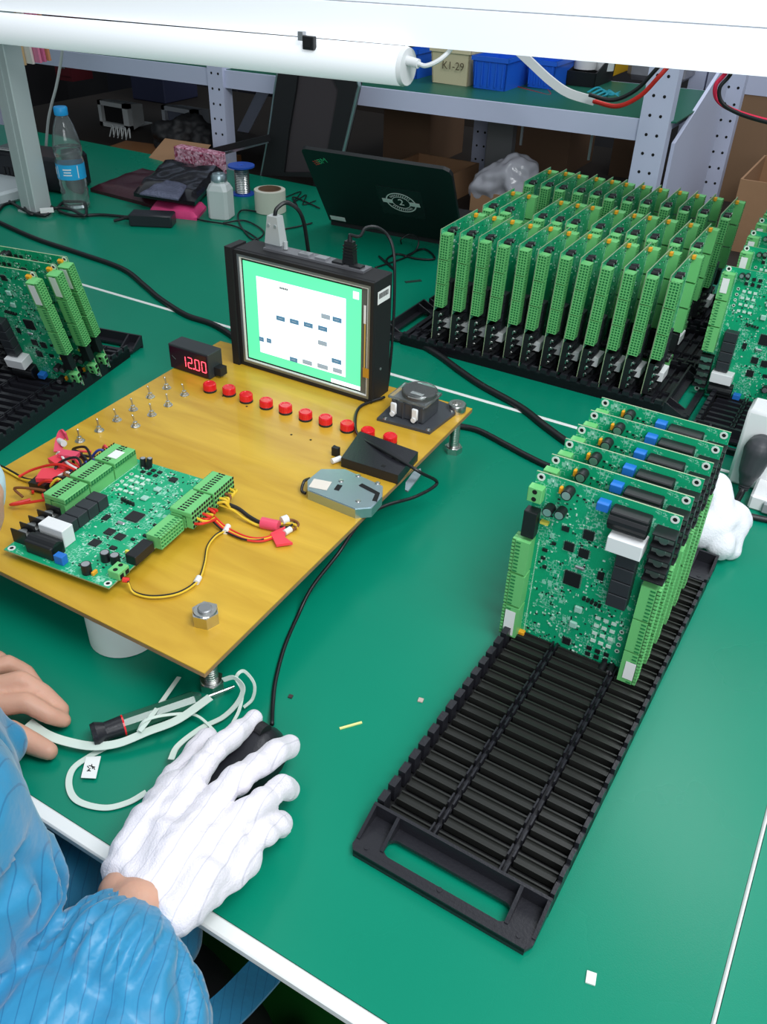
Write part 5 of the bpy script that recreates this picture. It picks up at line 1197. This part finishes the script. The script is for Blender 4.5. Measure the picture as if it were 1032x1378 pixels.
for k in range(4): obj('drawer', MB().box(-.042, .042, -.066, -.06, .02+k*.08, .09+k*.08), mat('dim_red', (0, 0, 0)), dr); obj('drawer_label', MB().box(-.015, .02, -.068, -.066, .05+k*.08, .062+k*.08), M_screw, dr)
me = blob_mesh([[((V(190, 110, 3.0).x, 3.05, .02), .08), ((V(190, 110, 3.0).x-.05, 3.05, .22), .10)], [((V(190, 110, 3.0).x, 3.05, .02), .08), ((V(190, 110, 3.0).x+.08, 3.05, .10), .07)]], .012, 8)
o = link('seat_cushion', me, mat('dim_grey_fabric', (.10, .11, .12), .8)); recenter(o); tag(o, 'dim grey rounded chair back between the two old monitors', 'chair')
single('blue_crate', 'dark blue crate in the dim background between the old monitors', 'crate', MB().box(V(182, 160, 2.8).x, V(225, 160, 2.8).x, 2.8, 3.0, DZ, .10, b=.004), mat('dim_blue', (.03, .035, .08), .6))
single('dark_cabinet', 'dark cabinet against the back wall at the left', 'cabinet', MB().box(-3.9, -3.0, 3.7, 4.2, -.75, .5, b=.005), mat('cab_dark', (.02, .02, .03), .5))
single('dark_cabinet', 'dark brown cabinet against the back wall in the middle', 'cabinet', MB().box(-2.7, -1.7, 3.8, 4.25, -.75, .45, b=.005), mat('cab_brown', (.035, .025, .02), .6))
single('white_board_edge', 'thin pale strip hanging below the shelf, left one', 'strip', MB().box(V(703, 170, 2.2).x-.003, V(703, 170, 2.2).x+.003, 2.2, 2.204, .13, .19), M_screw)
single('white_board_edge', 'thin pale strip hanging below the shelf, right one', 'strip', MB().box(V(797, 180, 2.2).x-.003, V(797, 180, 2.2).x+.003, 2.2, 2.204, .12, .19), M_screw)
single('white_cup', 'pale plastic tray edge at the far left behind the white post', 'tray', MB().box(-2.10, -1.86, 1.34, 1.50, 0, .03, b=.006), mat('tray_pale', (.5, .56, .58), .4))

# ------------------------------------------------------------------ the person
pr = thing('person', 'seated person in blue striped work coat, white-gloved right hand on the mouse', 'person', (-.50, -.02, -.75))
OFFP = Matrix.Translation((.50, .02, .75))
M_skin = mat('skin', (.62, .34, .24), .5, bump=.05, bscale=300, var=.08, vscale=30); M_skin.node_tree.nodes['Principled BSDF'].inputs['Subsurface Weight'].default_value = .15; M_skin.node_tree.nodes['Principled BSDF'].inputs['Subsurface Scale'].default_value = .01
H3 = lambda px, py, z: tuple(U(px, py, z))
wr = Vector((-.302, .205, .045)); elb = Vector((-.295, -.03, -.03)); shr = Vector((-.42, -.10, .17))
wl = Vector((-.625, .265, .030)); ell = Vector((-.72, .05, -.03)); shl = Vector((-.74, -.08, .17))
FI = {'index': [(H3(264, 1040, .050), .0125), (H3(288, 1010, .052), .0114), (H3(318, 985, .043), .0108), (H3(341, 970, .030), .0088)],
      'middle': [(H3(296, 1068, .054), .0125), (H3(337, 1035, .056), .0114), (H3(371, 1013, .046), .0112), (H3(391, 1005, .034), .0106)],
      'ring': [(H3(318, 1102, .050), .0118), (H3(352, 1082, .052), .0110), (H3(380, 1058, .042), .0108), (H3(388, 1062, .024), .0104)],
      'little': [(H3(325, 1135, .040), .0110), (H3(360, 1116, .038), .0102), (H3(378, 1106, .026), .0098), (H3(377, 1114, .014), .0086)],
      'thumb': [(H3(205, 1105, .034), .013), (H3(238, 1050, .030), .0125), (H3(262, 1012, .024), .0105), (H3(280, 995, .020), .0092)]}
def hand(F, wrist, r=1.0, shrink=0.0, palmr=.0155):
    ch = []
    for k, pts in F.items():
        ch.append([(p, max(.004, rr_*r-shrink)) for p, rr_ in pts])
        if k != 'thumb': 
            kn = Vector(pts[0][0]); b_ = wrist+(kn-wrist)*.12
            ch.append([(tuple(b_), palmr*1.05-shrink), (tuple((kn+wrist)/2+Vector((0, 0, .003))), palmr-shrink), (tuple(kn), pts[0][1]-shrink)])
        else: ch.append([(tuple(wrist), palmr-shrink), (pts[0][0], pts[0][1]-shrink)])
    return ch
# bare left hand, fingers to the right
LF = {'index': [(H3(0, 950, .030), .0105), (H3(35, 945, .032), .0095), (H3(65, 962, .022), .0085), (H3(86, 970, .012), .0072)],
      'middle': [(H3(-8, 925, .034), .0105), (H3(28, 915, .036), .0095), (H3(58, 932, .024), .0085), (H3(84, 955, .012), .007)],
      'ring': [(H3(-25, 905, .030), .010), (H3(10, 893, .030), .009), (H3(35, 905, .018), .008), (H3(52, 925, .010), .0065)],
      'little': [(H3(-45, 895, .024), .009), (H3(-20, 880, .022), .008), (H3(0, 885, .014), .007), (H3(14, 900, .008), .006)],
      'thumb': [(H3(-25, 1000, .026), .013), (H3(12, 985, .022), .0115), (H3(42, 1000, .014), .0105), (H3(66, 1011, .011), .0085)]}
head = Vector((-.523, .222, .345))
bch = hand(FI, wr, 1, .0040, .0145)+hand(LF, wl, 1, 0, .0155)
bch += [[(tuple(wr), .024), (tuple(wr*.5+elb*.5), .034), (tuple(elb), .038), (tuple(shr), .050)], [(tuple(wl), .024), (tuple(wl*.5+ell*.5), .034), (tuple(ell), .038), (tuple(shl), .050)]]
bch += [[(tuple(shr), .055), (-.0+(-.58), .0, .0)][:1]+[((-.58, -.05, .20), .06), (tuple(shl), .055)]]
bch += [[((-.53, -.22, -.24), .13), ((-.55, -.15, -.05), .125), ((-.58, -.06, .12), .12), ((-.59, .02, .22), .06), ((-.550, .150, .265), .052)]]
bch += [[(H3(166, 1203, .042), .019), (H3(208, 1243, .040), .019)], [(H3(-5, 935, .028), .012), (H3(22, 932, .028), .009)]]
bch += [[(tuple(head), .085), (tuple(head+Vector((.01, .03, -.06))), .062)], [(tuple(head+Vector((-.0, -.025, .025))), .088)]]
bch += [[((-.42, -.20, -.25), .095), ((-.37, .22, -.25), .065), ((-.36, .30, -.45), .050), ((-.36, .28, -.68), .035), ((-.35, .40, -.71), .03)],
        [((-.62, -.20, -.25), .095), ((-.66, .22, -.25), .065), ((-.66, .30, -.45), .050), ((-.66, .28, -.68), .035), ((-.66, .40, -.71), .03)]]
me = blob_mesh(bch, .0030, 5); me.transform(OFFP); link('body', me, M_skin, pr)
# face: eyes, nose, ears
fdir = Vector((.15, .86, -.49)).normalized(); fr_ = Vector((1, -.17, 0)).normalized(); fu = fr_.cross(fdir).normalized(); fu = fu if fu.z > 0 else -fu
def hp(a, b_, c): return head+fr_*a+fu*b_+fdir*c
for s in (-1, 1):
    obj('eye', MB().lathe([(0, -.011), (.0078, -.0078), (.011, 0), (.0078, .0078), (0, .011)], hp(s*.031, .012, .073), 12), mat('eye_dark', (.03, .02, .02), .2), pr, w=True, smooth='all')
    me = blob_mesh([[(tuple(hp(s*.084, .01, -.01)), .012), (tuple(hp(s*.086, -.02, -.008)), .009)]], .004, 2); me.transform(OFFP); link('ear', me, M_skin, pr)
me = blob_mesh([[(tuple(hp(0, .005, .085)), .009), (tuple(hp(0, -.02, .095)), .013)]], .003, 2); me.transform(OFFP); link('nose', me, M_skin, pr)
me = blob_mesh([[(tuple(hp(0, -.025, .074)), .048), (tuple(hp(0, -.060, .060)), .050), (tuple(hp(0, -.072, .035)), .046)], [(tuple(hp(.045, -.045, .040)), .042), (tuple(hp(-.045, -.045, .040)), .042)]], .004, 4); me.transform(OFFP); link('face_mask', me, mat('mask_pale_blue', (.55, .75, .82), .7), pr)
me = blob_mesh([[(tuple(hp(0, .045, -.02)), .095), (tuple(hp(0, .02, -.045)), .09)]], .006, 4); me.transform(OFFP); link('cap', me, M_coat, pr)
# glove
def glovedisp(v):
    s = noise.noise(v*30)*.0026-abs(noise.noise(Vector((v.x*30+v.y*18, v.y*44-v.x*18, v.z*30))))*.0030+noise.noise(v*110)*.0004
    c = (v-wr); d = c.length
    if d < .13: s += .0026*noise.noise(Vector((v.x*25+v.y*30, v.y*85-v.x*30, v.z*20)))
    return s
gch = hand(FI, wr, 1.0, -.0002, .0180)
cufa, cufb = Vector(H3(166, 1172, .045)), Vector(H3(236, 1228, .045))
for t in (0, .25, .5, .75, 1):
    e = cufa.lerp(cufb, t); kk = Vector(H3(238+72*t, 1062+68*t, .046)); gch.append([(tuple(e), .0185), (tuple(e.lerp(kk, .5)), .020), (tuple(kk), .0165)])
gch.append([(H3(332, 1132, .036), .014), (H3(322, 1160, .036), .016), (H3(285, 1190, .038), .017)])
me = blob_mesh(gch, .0016, 5, disp=glovedisp); me.transform(OFFP); link('glove', me, M_glove, pr)['label'] = 'white thin-striped cloth glove on the right hand'
# coat
def coatdisp(v):
    s = 0
    for (w_, e, r_) in ((wr, elb, 1), (wl, ell, 1)):
        ax = (e-w_).normalized(); t = (v-w_).dot(ax)
        if -.01 < t < .26 and (v-w_-ax*t).length < .12:
            rad = v-w_-ax*t; ang = math.atan2(rad.z, rad.dot(ax.cross(Vector((0, 0, 1)))))
            g = math.exp(-((t-.022)/.022)**2)
            s += g*.0048*math.sin(ang*19+4*noise.noise(v*26))-.005*math.exp(-((t-.052)/.007)**2)
            s += .006*noise.noise(Vector((ang*2.2, t*9, 1.3)))*min(1, max(0, t-.03)*12)
            s += .004*noise.noise(Vector((ang*6, t*14, 4.3)))*math.exp(-((t-.06)/.05)**2)*1.5
            return s
    return .010*noise.noise(v*7)+.005*noise.noise(Vector((v.x*26, v.y*9, v.z*9)))
def lp3(a, b_, t): return tuple(a.lerp(b_, t))
cch = [[(lp3(wr, elb, .10), .036), (lp3(wr, elb, .16), .041), (lp3(wr, elb, .30), .056), (lp3(wr, elb, .6), .068), (tuple(elb), .068), (lp3(elb, shr, .5), .075), (tuple(shr), .075)],
       [(lp3(wl, ell, -.02), .033), (lp3(wl, ell, .10), .040), (lp3(wl, ell, .3), .055), (lp3(wl, ell, .6), .062), (tuple(ell), .064), (lp3(ell, shl, .5), .072), (tuple(shl), .072)],
       [(tuple(shr), .072), ((-.58, -.06, .20), .085), (tuple(shl), .072)],
       [((-.56, -.20, -.25), .165), ((-.56, -.12, -.05), .160), ((-.58, -.05, .12), .150)], [((-.48, -.14, -.18), .12), ((-.47, -.06, .02), .12), ((-.50, -.05, .14), .10)],
       [((-.44, -.18, -.24), .115), ((-.40, .12, -.225), .095), ((-.39, .20, -.235), .085)], [((-.64, -.18, -.24), .115), ((-.64, .12, -.225), .095), ((-.64, .20, -.235), .085)],
       [((-.52, -.05, -.22), .12), ((-.52, .14, -.20), .095), ((-.50, .17, -.19), .085)], [((-.45, .02, -.12), .10), ((-.43, .10, -.14), .085)],
       [((-.59, .02, .235), .062), ((-.60, .07, .25), .058)],
       [(H3(-128, 1050, .07), .082), (H3(-98, 1160, .02), .085)], [(H3(160, 1292, .045), .040), (H3(192, 1328, .035), .034), (H3(180, 1385, .02), .050)], [(H3(-70, 985, .07), .045), (H3(-45, 1010, .045), .042), (H3(2, 1003, .040), .024)], [(H3(-60, 1210, .10), .058), (H3(-30, 1190, .09), .055), (H3(-120, 1100, .16), .07)],
       [(H3(30, 1130, -.11), .055), (H3(75, 1180, -.11), .052)], [(H3(150, 1230, -.16), .055), (H3(222, 1262, -.15), .036)]]
me = blob_mesh(cch, .0042, 6, disp=coatdisp); me.transform(OFFP); link('work_coat', me, M_coat, pr)['label'] = 'light blue work coat with thin dark stripes and gathered cuffs'
me = blob_mesh([[((-.42, -.20, -.26), .105), ((-.37, .24, -.26), .078), ((-.36, .31, -.46), .062), ((-.36, .28, -.675), .052)], [((-.62, -.20, -.26), .105), ((-.66, .24, -.26), .078), ((-.66, .31, -.46), .062), ((-.66, .28, -.675), .052)]], .008, 4)
me.transform(OFFP); link('trousers', me, mat('trousers_black', (.012, .010, .012), .7), pr)
for x in (-.355, -.66):
    me = blob_mesh([[((x, .27, -.70), .045), ((x, .36, -.715), .035), ((x, .43, -.72), .030)]], .006, 3); me.transform(OFFP); link('shoe', me, M_blackm, pr)
obj('coat_hem', MB().tube(spline([tuple(U(262, 1395, -.16)), tuple(U(305, 1360, -.165)), tuple(U(335, 1330, -.17)), tuple(U(362, 1300, -.175)), tuple(U(372, 1285, -.18))]), 0, flat=(.017, .002), up=(0, 0, 1)), M_coat, pr, w=True)
# stool / chair the person sits on
stl = thing('work_chair', 'black chair with ribbed mesh seat under the person', 'chair', (-.50, -.10, -.75))
obj('seat_pad', MB().box(-.78, -.245, -.33, .27, -.40, -.362, b=.01), M_blackm, stl, w=True)
mb = MB()
for k in range(40):
    y = -.31+k*.0145; mb.tube([(-.77, y, -.361), (-.34, y, -.358), (-.29, y+.012, -.358), (-.25, y, -.359)], .004, 6)
obj('seat_ribs', mb, M_rub, stl, w=True, smooth=True)
obj('pedestal', MB().cyl((-.5, -.05, -.70), (-.5, -.05, -.40), .03, n=16), M_blackm, stl, w=True)
for k in range(5):
    a = k*2*PI/5; obj('foot', MB().tube([(-.5, -.05, -.69), (-.5+.28*math.cos(a), -.05+.28*math.sin(a), -.735)], .015, 8), M_blackm, stl, w=True)

# ------------------------------------------------------------------ lift everything so that the floor is at z = 0
bpy.context.view_layer.update()
for o in list(COL.objects):
    if o.parent is None and o.type in ('MESH', 'EMPTY'): o.location.z += LIFT
